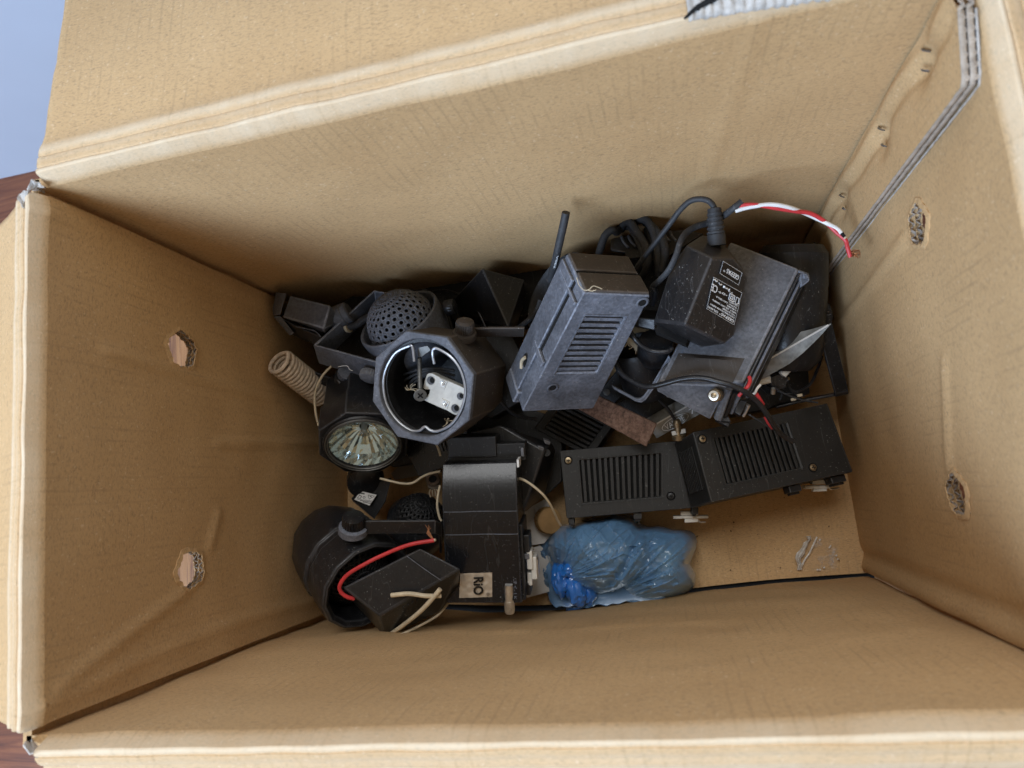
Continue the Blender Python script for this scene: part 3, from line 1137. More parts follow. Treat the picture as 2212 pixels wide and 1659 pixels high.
qs = Quad(*[on_face(p, .0004) for p in qs.c])
mb = MB()
rng = random.Random(3)
mb.grid(lambda u, v: qs.pt(u, v, .0005 + .0005 * noise.noise(Vector((u * 7, v * 6, 1.7)))), 36, 28)
M_STICK = m_simple('crinkled silver sticker', (.50, .43, .34), .42, .3, .2, 120, .2, 300)
st = mb.build('sticker', M_STICK, root, smooth=True, angle=80)
tx = MB()
put_text(tx, 'RiO', lambda a, b: qs.pt(.70 - .29 * (1 - b) + .02, .15 + .70 * a, .0016))
put_text(tx, '®', lambda a, b: qs.pt(.92 - .10 * (1 - b) + .01, .79 + .14 * a, .0016))
tx.build('lettering', M_BLACKPRINT, st)
# bold strokes: the same letters thickened
for dx, dy in ((.022, 0), (0, .016), (.022, .016), (.011, .03)):
    tx = MB()
    put_text(tx, 'RiO', lambda a, b: qs.pt(.70 - .29 * (1 - b) + .02 + dx, .15 + .70 * a + dy, .0017 + dx * .01))
    tx.build('lettering', M_BLACKPRINT, st)
tx = MB()
put_text(tx, 'UP', lambda a, b: on_face(ZR(705 - 30 * (1 - b), 1345 + 50 * a, .11), .0003))
put_text(tx, '<-', lambda a, b: on_face(ZR(705 - 28 * (1 - b), 1410 + 50 * a, .11), .0003))
put_text(tx, 'LK', lambda a, b: on_face(ZR(705 - 30 * (1 - b), 1480 + 60 * a, .11), .0003))
tx.build('moulded_mark', M_DUSTY, root)
p0, p1 = ZR(636, 1400, .112), ZR(644, 1645, .104)
fr = Frame(p0, p1 - p0)
L = (p1 - p0).length
mb = MB()
mb.lathe(fr, [(.0030, 0), (.0034, .1 * L), (.0034, .55 * L), (.0036, .56 * L)], 24, cap0=True)
mb.knurl(Frame(fr.pt(0, 0, .55 * L), fr.z), .0040, .43 * L, 14, .12, .04)
mb.build('knurled_post', M_STEEL, root, smooth=True)
MB().box(Frame(ZR(620, 1470, .111), (0, 0, 1)), -.0045, .0045, -.006, .012, -.0030, -.0012).build('post_well', M_HOLE, root)

# --- black housing wedged behind it
pts = [ZR(*p, z) for p, z in (((300, 75), .092), ((560, 20), .092), ((730, 150), .090), ((945, 240), .088), ((870, 470), .086), ((755, 770), .080), ((700, 720), .082), ((500, 500), .085),
                              ((1010, 175), .072), ((1040, 240), .064), ((945, 640), .050), ((775, 775), .068))]
pts += [ZR(500, 300, .03), ZR(960, 300, .03), ZR(760, 700, .03), ZR(400, 120, .03)]
t = thing('lamp_housing', 'black plastic housing wedged behind the stickered transformer', 'lamp housing', ZR(700, 400, .03))
MB().hull(pts).build('shell', M_BLACK2, t, bevel=.0018)
for (x, y) in ((970, 165), (915, 215)):
    qq = Quad(ZR(x - 30, y - 15, .089), ZR(x + 25, y, .087), ZR(x + 20, y + 28, .086), ZR(x - 25, y + 15, .088))
    MB().box(qq, 0, 1, 0, 1, -.006, .001).build('snap_tab', M_GREYPLATE, t, bevel=.0006)
for (x, y, z) in ((965, 262, .083), (752, 700, .082)):
    fr = Frame(ZR(x, y, z), Vector((.2, -.1, 1)))
    MB().lathe(fr, [(.0030, .0), (.0028, .0008), (.0016, .0008), (.0014, .0002), (.0001, .0002)], 18).build('screw_boss', M_BLACK, t, smooth=True)
# --- dark slab left of it, with ribs
t = thing('lamp_housing', 'small black textured slab beneath the open octagonal lamp', 'lamp housing', at(920, 970, .03))
qk = Quad(at(862, 955, .075), at(1010, 922, .075), at(1015, 990, .072), at(905, 1030, .070))
MB().box(qk, 0, 1, 0, 1, -.03, 0).build('shell', M_SATIN, t, bevel=.0012)
for k in range(3):
    MB().box(qk, .56 + .055 * k, .585 + .055 * k, .0, .55, -.001, .0025).build('rib', M_DUSTY, t, bevel=.0004)

# --- the plain grey housing under the power adapter
qg = Quad(Z4(1110, 385, .128), Z4(1655, 598, .138), Z4(1215, 1500, .150), Z4(540, 1490, .140))
t = thing('track_transformer', 'dusty charcoal transformer housing with a plain face under the power adapter', 'transformer', qg.pt(.5, .5, -.04), GT)
mb = MB()
mb.box(qg, 0, 1, 0, 1, -.040, 0)
mb.build('housing', M_GREYPLATE, t, bevel=.002)
qg2 = Quad(ZB(360, 545, .139), ZB(985, 560, .149), ZB(830, 862, .128), ZB(368, 612, .128))
MB().box(qg2, 0, 1, 0, 1, -.028, .0006).build('end_slope', M_GREYPLATE, t, bevel=.0014)
# shallow arched shoulder on the face
mb = MB()
mb.grid(lambda u, v: qg.pt(.08 + .80 * u, .80 + .20 * v, .0006 + .0030 * math.sin(math.pi * u) * (1 - v) * min(1, v * 6) * 1.2), 30, 12)
mb.build('shoulder', M_BROWNDUST, t, smooth=True)
mb = MB()
for (u0, u1, v0, v1) in ((.10, .13, .68, .97), (.13, .72, .68, .695)):
    mb.box(qg, u0, u1, v0, v1, -.0005, .0004)
mb.build('face_line', M_DUSTY, t)
# rails down the right edge, lug at the top
for (du, w, h0, h1, m) in ((1.005, .03, -.020, -.002, M_BLACK2), (1.04, .035, -.022, -.006, M_DUSTY), (1.08, .02, -.026, -.012, M_BLACK2)):
    MB().box(qg, du, du + w, .02, 1.05, h0, h1).build('side_rail', m, t, bevel=.0007)
ll = Quad(Z4(1640, 605, .137), Z4(1735, 640, .135), Z4(1740, 700, .132), Z4(1660, 760, .132))
MB().box(ll, 0, 1, 0, 1, -.012, .0004).build('lug', M_DUSTY, t, bevel=.0016)
MB().box(ll, .35, .8, .15, .55, .0, .0016).build('lug_button', M_DUSTY, t, bevel=.0008)
for (x0, y0, x1, y1, x2, y2, x3, y3, z, m) in ((880, 780, 985, 830, 1010, 880, 880, 870, .128, M_BLACK), (890, 830, 1010, 870, 985, 925, 878, 865, .124, M_BLACK2), (1060, 690, 1150, 700, 1090, 830, 1040, 800, .130, M_BLACK2)):
    MB().box(Quad(ZB(x0, y0, z), ZB(x1, y1, z), ZB(x2, y2, z), ZB(x3, y3, z)), 0, 1, 0, 1, -.012, 0).build('rail_clip', m, t, bevel=.0008)
for k in range(3):
    a, b = ZB(985 + 45 * k, 590 + 30 * k, .147 - .006 * k), ZB(895 + 55 * k, 850 - 25 * k, .131 - .003 * k)
    MB().tube([a, b], .0030 - .0005 * k, 8, 1).build('rail_bar', M_BLACK2 if k % 2 else M_GREYPLATE, t, smooth=True)
p0, p1 = ZB(910, 640, .138), ZB(862, 652, .152)
fr = Frame(p0, p1 - p0)
MB().knurl(fr, .0048, (p1 - p0).length, 16, .10, .10).build('brass_screw', M_BRASSY, t, smooth=True)
MB().lathe(Frame(p1, p1 - p0), [(.0038, .0007), (.0034, .0016), (.0001, .0018)], 20).build('screw_head', m_simple('polished tip', (.75, .70, .60), .25, .9, .1, 200, 0), t, smooth=True)

# ------------------------------------------------------------------ spotlights
def perforated(mb, fr, R, rows, n, hole=.33, th0=.12, th1=1.25):
    """dome of staggered cells, each with a round hole"""
    def S(th, ph):
        return fr.pt(R * math.sin(th) * math.cos(ph), R * math.sin(th) * math.sin(ph), R * math.cos(th))
    dth = (th1 - th0) / rows
    for r in range(rows):
        a0 = th0 + dth * r
        m = n
        for k in range(m):
            p0 = 2 * math.pi * (k + .5 * (r % 2)) / m
            w = 2 * math.pi / m
            ring = [(0, 0), (.5, 0), (1, 0), (1, .5), (1, 1), (.5, 1), (0, 1), (0, .5)]
            vs = [S(a0 + dth * y, p0 + w * x) for x, y in ring]
            am = a0 + dth * .5
            asp = min(1.0, (w * math.sin(am)) / dth)
            hr = hole * min(1.0, .75 + .25 * asp)
            for x, y in ring:
                ang = math.atan2(y - .5, x - .5)
                sx = hr * min(1.0, dth / max(1e-6, w * math.sin(am)) * 1.1)
                vs.append(S(a0 + dth * (.5 + hr * math.sin(ang)), p0 + w * (.5 + sx * math.cos(ang))))
            mb.add(vs, [(i, (i + 1) % 8, 8 + (i + 1) % 8, 8 + i) for i in range(8)])
    mb.lathe(fr, [(.0001, R), (R * math.sin(th0 * .5), R * math.cos(th0 * .5)), (R * math.sin(th0), R * math.cos(th0))], n)
    return mb


GS = 'small black spotlights'
# --- open octagonal lamp
pf, pb = at(912, 838, .168), at(1002, 812, .098)
ax = (pf - pb).normalized()
fr = Frame(pf, ax, vdir(pf, 1, -.05, 0))
R8 = plen(118, pf) / math.cos(math.pi / 8)
Rin = R8 * .83
t = thing('spotlight', 'open octagonal spotlight with bare white ceramic lamp holder inside', 'spotlight', pb, GS)
Lb = (pf - pb).length
ro = rad(14)
mb = MB()
mb.lathe(fr, [(R8, 0), (R8 * 1.0, -.012), (R8 * 1.01, -.045), (R8 * .90, -Lb), (R8 * .3, -Lb - .002)], 8, rot=ro)
mb.build('head', M_BROWNDUST, t, bevel=.0009)
# front bezel: octagon outside, round inside
mb = MB()
N = 64
vs, fs = [], []


def oct_r(a):
    k = (a - ro) % (math.pi / 4) - math.pi / 8
    return R8 * math.cos(math.pi / 8) / math.cos(k)


for i in range(N):
    a = ro + 2 * math.pi * i / N
    ca, sa = math.cos(a), math.sin(a)
    q = oct_r(a)
    for (r, h) in ((q * 1.003, -.004), (q * 1.003, .0006), (q * .985, .0014), (Rin * 1.02, .0012), (Rin, .0004), (Rin, -.010)):
        vs.append(fr.pt(r * ca, r * sa, h))
for i in range(N):
    j = (i + 1) % N
    for e in range(5):
        fs.append((6 * i + e, 6 * j + e, 6 * j + e + 1, 6 * i + e + 1))
mb.add(vs, fs)
mb.build('bezel', M_DUSTY, t, smooth=True, angle=28)
MB().lathe(fr, [(Rin * .999, -.006), (Rin * .93, -.0065), (Rin * .93, -.016), (R8 * .86, -.018), (R8 * .80, -Lb * .9), (.0001, -Lb * .92)], 40).build('liner', M_BLACK, t, smooth=True, angle=30)
MB().tube([fr.pt(R8 * .865 * math.cos(a), R8 * .865 * math.sin(a), -.0155) for a in [rad(x) for x in range(150, 340, 12)]], .0006, 6, 2).build('inner_lip', M_GREYPLATE, t)
# wire clip ring with a kink at the bottom and two hooks at the top
def ringp(deg, k=.965, h=-.004):
    a = rad(deg)
    return fr.pt(Rin * k * math.cos(a), Rin * k * math.sin(a), h)


def z1p(x, y, h):
    p = Z1(x, y, .16)
    d = (p - CAM).normalized()
    s = ((fr.o + fr.z * h) - CAM).dot(fr.z) / d.dot(fr.z)
    return CAM + d * s


ring = [z1p(1243, 728, -.006), z1p(1240, 690, -.006), z1p(1228, 612, -.005), z1p(1195, 608, -.005), z1p(1090, 665, -.004), z1p(1015, 800, -.004), z1p(1000, 930, -.004), z1p(1030, 1070, -.004), z1p(1110, 1190, -.004),
        z1p(1210, 1265, -.004), z1p(1280, 1272, -.004), z1p(1328, 1240, -.004), z1p(1370, 1268, -.004), z1p(1430, 1275, -.004), z1p(1530, 1225, -.004), z1p(1600, 1130, -.004), z1p(1640, 1010, -.004), z1p(1640, 900, -.004),
        z1p(1600, 780, -.004), z1p(1530, 690, -.004), z1p(1430, 628, -.005), z1p(1392, 632, -.005), z1p(1388, 680, -.006), z1p(1402, 748, -.006)]
MB().tube(ring, .0011, 8, 5).build('retaining_clip', M_CLIP, t, smooth=True)
# reflector scrap, rod, screw, ceramic block
mb = MB()
mb.hull([z1p(x, y, h) for x, y, h in ((1265, 620, -.010), (1350, 600, -.010), (1380, 640, -.010), (1300, 700, -.012), (1270, 690, -.012), (1320, 640, -.016))])
mb.build('bracket', M_DULLSTEEL, t, bevel=.0008)
rod0, rod1 = z1p(1283, 700, -.012), z1p(1290, 985, -.020)
fr2 = Frame(rod0, rod1 - rod0)
Lr = (rod1 - rod0).length
prof = []
for k in range(52):
    prof.append((.00195 if k % 2 else .0015, Lr * k / 51))
MB().lathe(fr2, prof, 12, cap0=True, cap1=True).build('threaded_rod', M_DULLSTEEL, t)
fs_ = Frame(z1p(1290, 992, -.017), vdir(rod1, .05, .2, .93))
sc = MB().lathe(fs_, [(.0020, -.002), (.0049, .0), (.0050, .0007), (.0046, .0010), (.0001, .0011)], 28).build('screw', M_DULLSTEEL, t, smooth=True)
mb = MB()
mb.box(fs_, -.0026, .0026, -.0006, .0006, .0010, .00125)
mb.box(fs_, -.0006, .0006, -.0026, .0026, .0010, .00130)
mb.build('slot', M_HOLE, sc)
hc = -.022
ZH = sub(906.9, 801.9, .06335)


def zhp(x, y, h):
    p = ZH(x, y, .15)
    d = (p - CAM).normalized()
    s = ((fr.o + fr.z * h) - CAM).dot(fr.z) / d.dot(fr.z)
    return CAM + d * s


out = [(350, 65), (430, 75), (600, 165), (980, 335), (1400, 520), (1530, 590), (1555, 700), (1550, 920), (1500, 1100), (1400, 1370), (1330, 1470), (1210, 1505), (1100, 1450), (910, 1340), (640, 1225), (110, 985), (190, 930), (265, 820), (320, 740), (340, 625), (220, 630), (115, 600), (110, 520), (150, 330), (230, 120), (280, 75)]
top = [zhp(x, y, hc) for x, y in out]
mb = MB()
n = len(out)
mb.add(top + [p - fr.z * .007 for p in top], [tuple(range(n)), tuple(reversed(range(n, 2 * n)))] + [(i, i + n, (i + 1) % n + n, (i + 1) % n) for i in range(n)])
cer = mb.build('ceramic_holder', M_WHITE, t, bevel=.0006)
for (x, y, r) in ((375, 315, .0036), (1208, 1265, .0036), (1378, 850, .0030)):
    f3 = Frame(zhp(x, y, hc + .0002), fr.z)
    MB().lathe(f3, [(r, .0001), (r * .93, .0003), (r * .9, .0001), (r * .86, -.0002)], 26).build('hole_rim', M_WHITE, cer, smooth=True)
    MB().lathe(f3, [(r * .90, .00012), (.0001, .00012)], 22).build('screw_hole', M_GREYPLATE, cer)
    f4 = Frame(zhp(x + 50, y - 10, hc + .0004), fr.z)
    MB().lathe(f4, [(r * .62, .0), (.0001, .0)], 22).build('screw_hole', M_HOLE, cer)
for (x, y, s) in ((785, 420, 1), (862, 1125, 1)):
    qb = Quad(zhp(x - 110, y - 200, hc), zhp(x + 170, y - 75, hc), zhp(x + 65, y + 195, hc), zhp(x - 190, y + 75, hc))
    MB().box(qb, 0, 1, 0, 1, -.001, .0007).build('boss', M_WHITE, cer, bevel=.0003)
    f3 = Frame(zhp(x, y, hc + .0008), fr.z)
    MB().lathe(f3, [(.0024, .0), (.0022, .0002), (.0021, .0), (.0019, .0), (.0013, .0005), (.0007, .0004), (.0006, .0)], 20).build('rivet', M_STEEL, cer, smooth=True)
rng = random.Random(5)
for k in range(16):         # frayed glass-fibre sleeving and loose fluff
    c = (1215, 950) if k < 9 else (1500, 1195)
    a = rng.uniform(0, 6.28)
    r1 = rng.uniform(25, 75)
    pts = [z1p(c[0], c[1], -.024), z1p(c[0] + r1 * .6 * math.cos(a), c[1] + r1 * .4 * math.sin(a), -.021), z1p(c[0] + r1 * math.cos(a + .3), c[1] + r1 * .7 * math.sin(a + .3), -.020)]
    MB().tube(pts, .00028, 5, 4).build('fibre', M_CREAM, t)
for k in range(4):
    pts = [z1p(1110 + 40 * k, 850 + 40 * k, -.040), z1p(1250, 800 + 30 * k, -.030), z1p(1400, 780 + 15 * k, -.032), z1p(1560, 800 + 40 * k, -.036)]
    MB().tube(pts, .0011, 7, 5).build('lead', M_RUBBER, t, smooth=True)
# knob and arm
kp = Z1(1638, 505, .158)
kz = vdir(kp, .05, -1, .55)
MB().lathe(Frame(kp, kz), [(.0088, -.004), (.0092, -.0005), (.0086, .0012), (.0060, .0016)], 32).build('washer', M_BROWNDUST, t, smooth=True)
MB().knurl(Frame(kp + kz * .0014, kz), .0071, .0085, 26, .13, .16).build('knob', M_BROWNDUST, t, smooth=True, angle=20)
a0, a1 = Z1(1560, 480, .154), Z1(2110, 470, .150)
MB().strip([a0, Z1(1850, 470, .153), a1], (Z1(1850, 535, .140) - Z1(1850, 470, .153)), .0018).build('arm', M_BROWNDUST, t, bevel=.0006)

# --- the lamp with the perforated dome at the back left
pc = Z1(1120, 392, .128)
axd = vdir(pc, -.55, -.83, .42)
fr = Frame(pc, axd, vdir(pc, .83, -.55, 0))
Rd = plen(94, pc)
t = thing('spotlight', 'black spotlight with perforated dome and square yoke at the back left', 'spotlight', pc - Vector((0, 0, .06)), GS)
mb = MB()
mb.lathe(fr, [(Rd * .90, -.010), (Rd * .93, .0005), (Rd * .97, .0015), (Rd, .0005), (Rd * 1.01, -.003), (Rd * .97, -.020), (Rd * .80, -.042), (Rd * .60, -.048), (.0001, -.048)], 44)
mb.lathe(fr, [(Rd * .90, -.010), (Rd * .70, -.012)], 44)
mb.build('head', M_DUSTY, t, smooth=True, angle=35)
mb = MB()
perforated(mb, Frame(fr.pt(0, 0, -.006), fr.z, fr.x), Rd * .80, 8, 24, .31, .13, 1.50)
bmx = mb.build('perforated_dome', M_DUSTY, t, smooth=True, solid=.0009, angle=60)
MB().lathe(Frame(fr.pt(0, 0, -.006), fr.z), [(Rd * .70, 0), (Rd * .62, Rd * .3), (Rd * .4, Rd * .55), (.0001, Rd * .64)], 28).build('bulb', M_HOLE, t, smooth=True)
wv = Z1(520, 742, .112) - Z1(478, 595, .136)
MB().strip([Z1(950, 722, .142), Z1(478, 595, .136), Z1(930, 178, .120), Z1(1140, 214, .118)], [wv, wv, wv * .9, wv * .9], .0016).build('yoke', M_DUSTY, t, bevel=.0006)
MB().tube([Z1(715, 455, .118), Z1(790, 440, .120), Z1(850, 395, .124), Z1(925, 365, .128)], .0032, 14, 5).build('cable', M_RUBBER, t, smooth=True)
fg = Frame(Z1(722, 452, .118), Z1(790, 440, .120) - Z1(715, 455, .118))
MB().lathe(fg, [(.0030, -.001), (.0052, -.001), (.0056, .0004), (.0052, .0016), (.0034, .0016)], 28).build('grommet', M_CREAM, t, smooth=True)
fk = Frame(Z1(905, 815, .132), vdir(pc, -.3, .8, .5))
MB().knurl(fk, .0085, .006, 26, .07, .1).build('pivot_boss', M_GREYPLATE, t, smooth=True)
fk = Frame(Z1(1490, 310, .125), vdir(pc, 1, -.2, .4))
MB().knurl(fk, .0065, .008, 26, .07, .1).build('knob', M_BLACK2, t, smooth=True)

# --- track adapter block in the far left corner
ZCu = lambda x, y, z: ZC(x, y, z + .036)
t = thing('lamp_housing', 'grey black plug block with a loose end plate in the back left corner', 'lamp housing', ZCu(600, 800, .03))
qd = Quad(ZCu(425, 490, .102), ZCu(915, 610, .108), ZCu(835, 895, .108), ZCu(330, 755, .102))
mb = MB()
mb.hull([qd.pt(0, 0), qd.pt(1, 0), qd.pt(1, 1), qd.pt(0, 1), ZCu(1012, 725, .092), ZCu(985, 835, .090), ZCu(850, 950, .094), ZCu(440, 560, .04), ZCu(960, 720, .04), ZCu(800, 960, .04), ZCu(420, 800, .04)])
mb.build('block', M_DUSTY, t, bevel=.0014)
mb = MB()
mb.hull([ZCu(250, 450, .102), ZCu(372, 462, .104), ZCu(352, 545, .104), ZCu(300, 720, .104), ZCu(212, 740, .100), ZCu(205, 640, .098), ZCu(260, 480, .05), ZCu(340, 560, .05), ZCu(260, 740, .05)])
mb.build('end_plate', M_DUSTY, t, bevel=.0012)
mb = MB()
mb.hull([ZCu(215, 745, .098), ZCu(300, 735, .100), ZCu(475, 955, .096), ZCu(420, 985, .092), ZCu(250, 780, .05), ZCu(430, 930, .05)])
mb.build('end_plate', M_DUSTY, t, bevel=.001)
mb = MB()
mb.hull([ZCu(330, 770, .099), ZCu(480, 865, .102), ZCu(830, 1000, .100), ZCu(740, 1090, .095), ZCu(610, 1045, .094), ZCu(420, 960, .06), ZCu(720, 1060, .05), ZCu(500, 900, .05)])
mb.build('skirt', M_BLACK2, t, bevel=.0012)
MB().tube([ZCu(490, 872, .1028), ZCu(650, 905, .1022), ZCu(740, 935, .1015), ZCu(800, 1000, .1008)], .0005, 6, 4).build('moulding_line', M_DUSTY, t)
fz = Frame(ZCu(1040, 740, .088), vdir(ZCu(1040, 740, .09), .9, -.45, .3))
mb = MB()
mb.lathe(fz, [(.006, -.01), (.0095, -.004), (.0095, .003), (.0088, .004), (.0088, .008), (.0075, .009), (.0001, .009)], 28)
mb.build('swivel', M_DUSTY, t, smooth=True, angle=30)

# --- rusty spring
a, b = ZC(290, 1300, .138), ZC(830, 1720, .086)
fr = Frame(a, b - a, vdir(a, 1, -.3, 0))
L = (b - a).length
Rs = plen(27.5, a)
pts = []
turns = 15
for i in range(turns * 14 + 1):
    tt = i / (turns * 14)
    an = 2 * math.pi * turns * tt
    h = L * tt if i > 14 else L * (tt * 1.0) - .0022 * (1 - i / 14)
    pts.append(fr.pt(Rs * math.cos(an), Rs * math.sin(an), h))
tag(MB().tube(pts, L / turns * .43, 8, 1).build('coil_spring', M_SPRING, smooth=True), 'rusty cream coil spring leaning on the left wall', 'spring')

# --- octagonal spotlight with the halogen reflector lamp
pc = Z1(845, 1375, .118)
axd = vdir(pc, -.02, 1, .68)
fr = Frame(pc, axd, vdir(pc, 1, 0, 0))
Ro = plen(100, pc)
t = thing('spotlight', 'black octagonal spotlight with a shiny halogen reflector lamp', 'spotlight', pc - Vector((0, 0, .09)), GS)
mb = MB()
mb.lathe(fr, [(Ro * .86, .0), (Ro * 1.00, .0002), (Ro * 1.02, -.002), (Ro * 1.02, -.026), (Ro * .96, -.030), (Ro * .94, -.062), (Ro * .5, -.068), (.0001, -.068)], 8, rot=rad(22))
mb.build('head', M_BLACK2, t, bevel=.0010)
mb = MB()
mb.lathe(fr, [(Ro * .86, .0006), (Ro * .84, .0022), (Ro * .79, .0026), (Ro * .77, .0010), (Ro * .74, .0), (Ro * .73, -.004)], 56)
mb.build('bezel', M_BLACK, t, smooth=True, angle=40)
MB().tube([fr.pt(Ro * .755 * math.cos(rad(x)), Ro * .755 * math.sin(rad(x)), .0020) for x in list(range(0, 250, 9)) + list(range(262, 361, 9))], .0008, 7, 2).build('retaining_clip', M_DULLSTEEL, t, smooth=True)
MB().tube([fr.pt(Ro * .80 * math.cos(rad(x)), Ro * .80 * math.sin(rad(x)), .0026) for x in range(0, 361, 9)], .0006, 7, 2).build('retaining_clip', M_DULLSTEEL, t, smooth=True)


def m_reflector():
    m, nt, bs = nodes('dichroic reflector')
    g = nt.nodes.new('ShaderNodeNewGeometry')
    n = nnoise(nt, 55, 2, .5, coords(nt))
    c = ramp(nt, n.outputs[0], [(.25, (.55, .72, .90)), (.42, (.84, .95, 1.0)), (.6, (.92, .95, .95)), (.75, (.62, .74, .95))])
    nt.links.new(c, bs.inputs['Base Color'])
    bs.inputs['Metallic'].default_value = .75
    bs.inputs['Roughness'].default_value = .10
    n2 = nnoise(nt, 420, 2, .5, coords(nt))
    bump(nt, bs, n2.outputs[0], .04, .0006)
    return m


mb = MB()
Rr = Ro * .735
rng = random.Random(11)
segs, rings = 40, 8
for k in range(rings + 1):
    tq = 1 - k / rings * .86
    for i in range(segs):
        a = 2 * math.pi * (i + .5 * (k % 2) * 0) / segs
        r = Rr * tq
        h = -.019 * (1 - tq * tq) - .001
        j = 0 if k in (0,) else (i % 2 - .5) * .0008 + (k % 2 - .5) * .0003 + rng.uniform(-.00012, .00012)
        mb.v.append(fr.pt(r * math.cos(a), r * math.sin(a), h + j))
for k in range(rings):
    for i in range(segs):
        j = (i + 1) % segs
        mb.f.append((k * segs + i, k * segs + j, (k + 1) * segs + j, (k + 1) * segs + i))
lamp = mb.build('reflector_lamp', m_reflector(), t)
MB().lathe(fr, [(Rr * .10, -.022), (Rr * .09, -.017), (Rr * .07, -.014), (.0001, -.0135)], 16).build('bulb', m_simple('frosted capsule', (.75, .8, .85), .15, 0, .1, 100, 0), lamp, smooth=True)


def m_glass():
    m = bpy.data.materials.new('lamp front glass')
    m.use_nodes = True
    nt = m.node_tree
    nt.nodes.clear()
    out = nt.nodes.new('ShaderNodeOutputMaterial')
    tr = nt.nodes.new('ShaderNodeBsdfTransparent')
    tr.inputs[0].default_value = (.90, .97, .98, 1)
    gl = nt.nodes.new('ShaderNodeBsdfGlossy')
    gl.inputs['Roughness'].default_value = .04
    fn = nt.nodes.new('ShaderNodeFresnel')
    fn.inputs[0].default_value = 1.18
    mx = nt.nodes.new('ShaderNodeMixShader')
    nt.links.new(fn.outputs[0], mx.inputs[0])
    nt.links.new(tr.outputs[0], mx.inputs[1])
    nt.links.new(gl.outputs[0], mx.inputs[2])
    nt.links.new(mx.outputs[0], out.inputs[0])
    return m


MB().lathe(fr, [(Rr * 1.0, -.0004), (Rr * .5, .0002), (.0001, .0004)], 40).build('front_glass', m_glass(), lamp, smooth=True)
kp = Z1(720, 845, .112)
kz = vdir(kp, .1, -.55, .8)
MB().lathe(Frame(kp, kz), [(.0105, -.006), (.0105, .0002), (.0090, .0008)], 32).build('washer', M_BLACK2, t, smooth=True)
MB().knurl(Frame(kp + kz * .0006, kz), .0088, .0060, 26, .13, .10).build('knob', M_DUSTY, t, smooth=True, angle=20)
MB().strip([Z1(430, 800, .110), Z1(640, 880, .106), Z1(900, 905, .104)], (Z1(640, 960, .100) - Z1(640, 880, .106)), .002).build('arm', M_BLACK2, t, bevel=.0006)
MB().tube([Z1(610, 985, .1045), Z1(700, 950, .1045), Z1(850, 908, .1045)], .0009, 6, 4).build('edge_bead', M_DUSTY, t, smooth=True)

# --- the long round spotlight in the near left corner
Z2u = lambda x, y, z: Z2(x, y, z + .016)
pc = Z2u(890, 1195, .108)
axd = vdir(pc, .68, .73, .70)
fr = Frame(pc, axd, vdir(pc, .73, -.68, 0))
Rb = plen(106, pc)
t = thing('spotlight', 'large round black spotlight lying in the near left corner', 'spotlight', pc - Vector((.03, -.03, .105)), GS)
mb = MB()
mb.lathe(fr, [(Rb * .80, -.020), (Rb * .84, -.003), (Rb * .94, .0), (Rb, -.002), (Rb * 1.01, -.010), (Rb * .99, -.030), (Rb * .94, -.031), (Rb * .95, -.036), (Rb * 1.0, -.037), (Rb * .99, -.052), (Rb * .90, -.070), (Rb * .74, -.084), (Rb * .5, -.090), (.0001, -.091)], 14)
mb.build('head', M_BLACK2, t, smooth=True, bevel=.0010)
mb = MB()
perforated(mb, Frame(fr.pt(0, 0, -.040), fr.z, fr.x), Rb * .86, 8, 26, .31, .13, 1.4)
mb.build('perforated_dome', M_BLACK, t, smooth=True, solid=.0009, angle=60)
MB().lathe(Frame(fr.pt(0, 0, -.042), fr.z), [(Rb * .80, 0), (Rb * .60, Rb * .45), (.0001, Rb * .74)], 28).build('bulb', M_HOLE, t, smooth=True)
kp = Z2u(765, 715, .128)
kz = vdir(kp, .0, -.75, .66)
MB().lathe(Frame(kp, kz), [(.0115, -.005), (.0110, .0), (.0095, .0008), (.006, .001)], 32).build('washer', M_DUSTY, t, smooth=True)
MB().knurl(Frame(kp + kz * .0008, kz), .0088, .0085, 26, .13, .08).build('knob', M_BLACK2, t, smooth=True, angle=20)
MB().strip([Z2u(690, 768, .124), Z2u(1400, 762, .120), Z2u(1436, 790, .112), Z2u(1440, 930, .090)], (Z2u(1100, 662, .126) - Z2u(1100, 765, .122)), .0022).build('arm', M_BLACK2, t, bevel=.0008)

# --- small plain transformer lying on it
T, Rr_, B, Lq = Z2u(1290, 885, .128), Z2u(1612, 1050, .122), Z2u(965, 1420, .130), Z2u(680, 1195, .136)
t = thing('transformer', 'small plain black transformer with bare wires on the big round spotlight', 'transformer', Z2u(1100, 1250, .08))
mb = MB()
mb.hull([T, Rr_, B, Lq, Z2u(1008, 1578, .098), Z2u(1070, 1575, .096), Z2u(1445, 1392, .092), Z2u(1592, 1205, .092), Z2u(705, 1250, .100), Z2u(1290, 1000, .09)])
mb.build('case', M_BLACK2, t, bevel=.0016)
MB().tube([Z2u(1185, 950, .1302), Z2u(1320, 1050, .1288), Z2u(1455, 1142, .1272)], .00035, 6, 3).build('moulding_line', M_DUSTY, t)
qf = Quad(B, Z2u(1450, 1145, .1268), Z2u(1445, 1392, .092), Z2u(1008, 1578, .098))
for k in range(6):
    MB().box(qf, .38 + .075 * k, .405 + .075 * k, .18, .52, -.001, .0006).build('vent_rib', M_BLACK, t)
MB().tube([Z2u(*p, z) for *p, z in ((770, 1285, .130), (715, 1270, .134), (665, 1230, .137), (660, 1175, .139), (720, 1095, .140), (850, 1015, .139), (1000, 940, .137), (1200, 862, .136), (1400, 826, .135))], .0015, 10, 6).build('red_lead', M_RED, t, smooth=True)
MB().tube([Z2u(1385, 828, .135), Z2u(1412, 822, .135)], .0010, 8, 1).build('wire_end', M_CREAM, t)
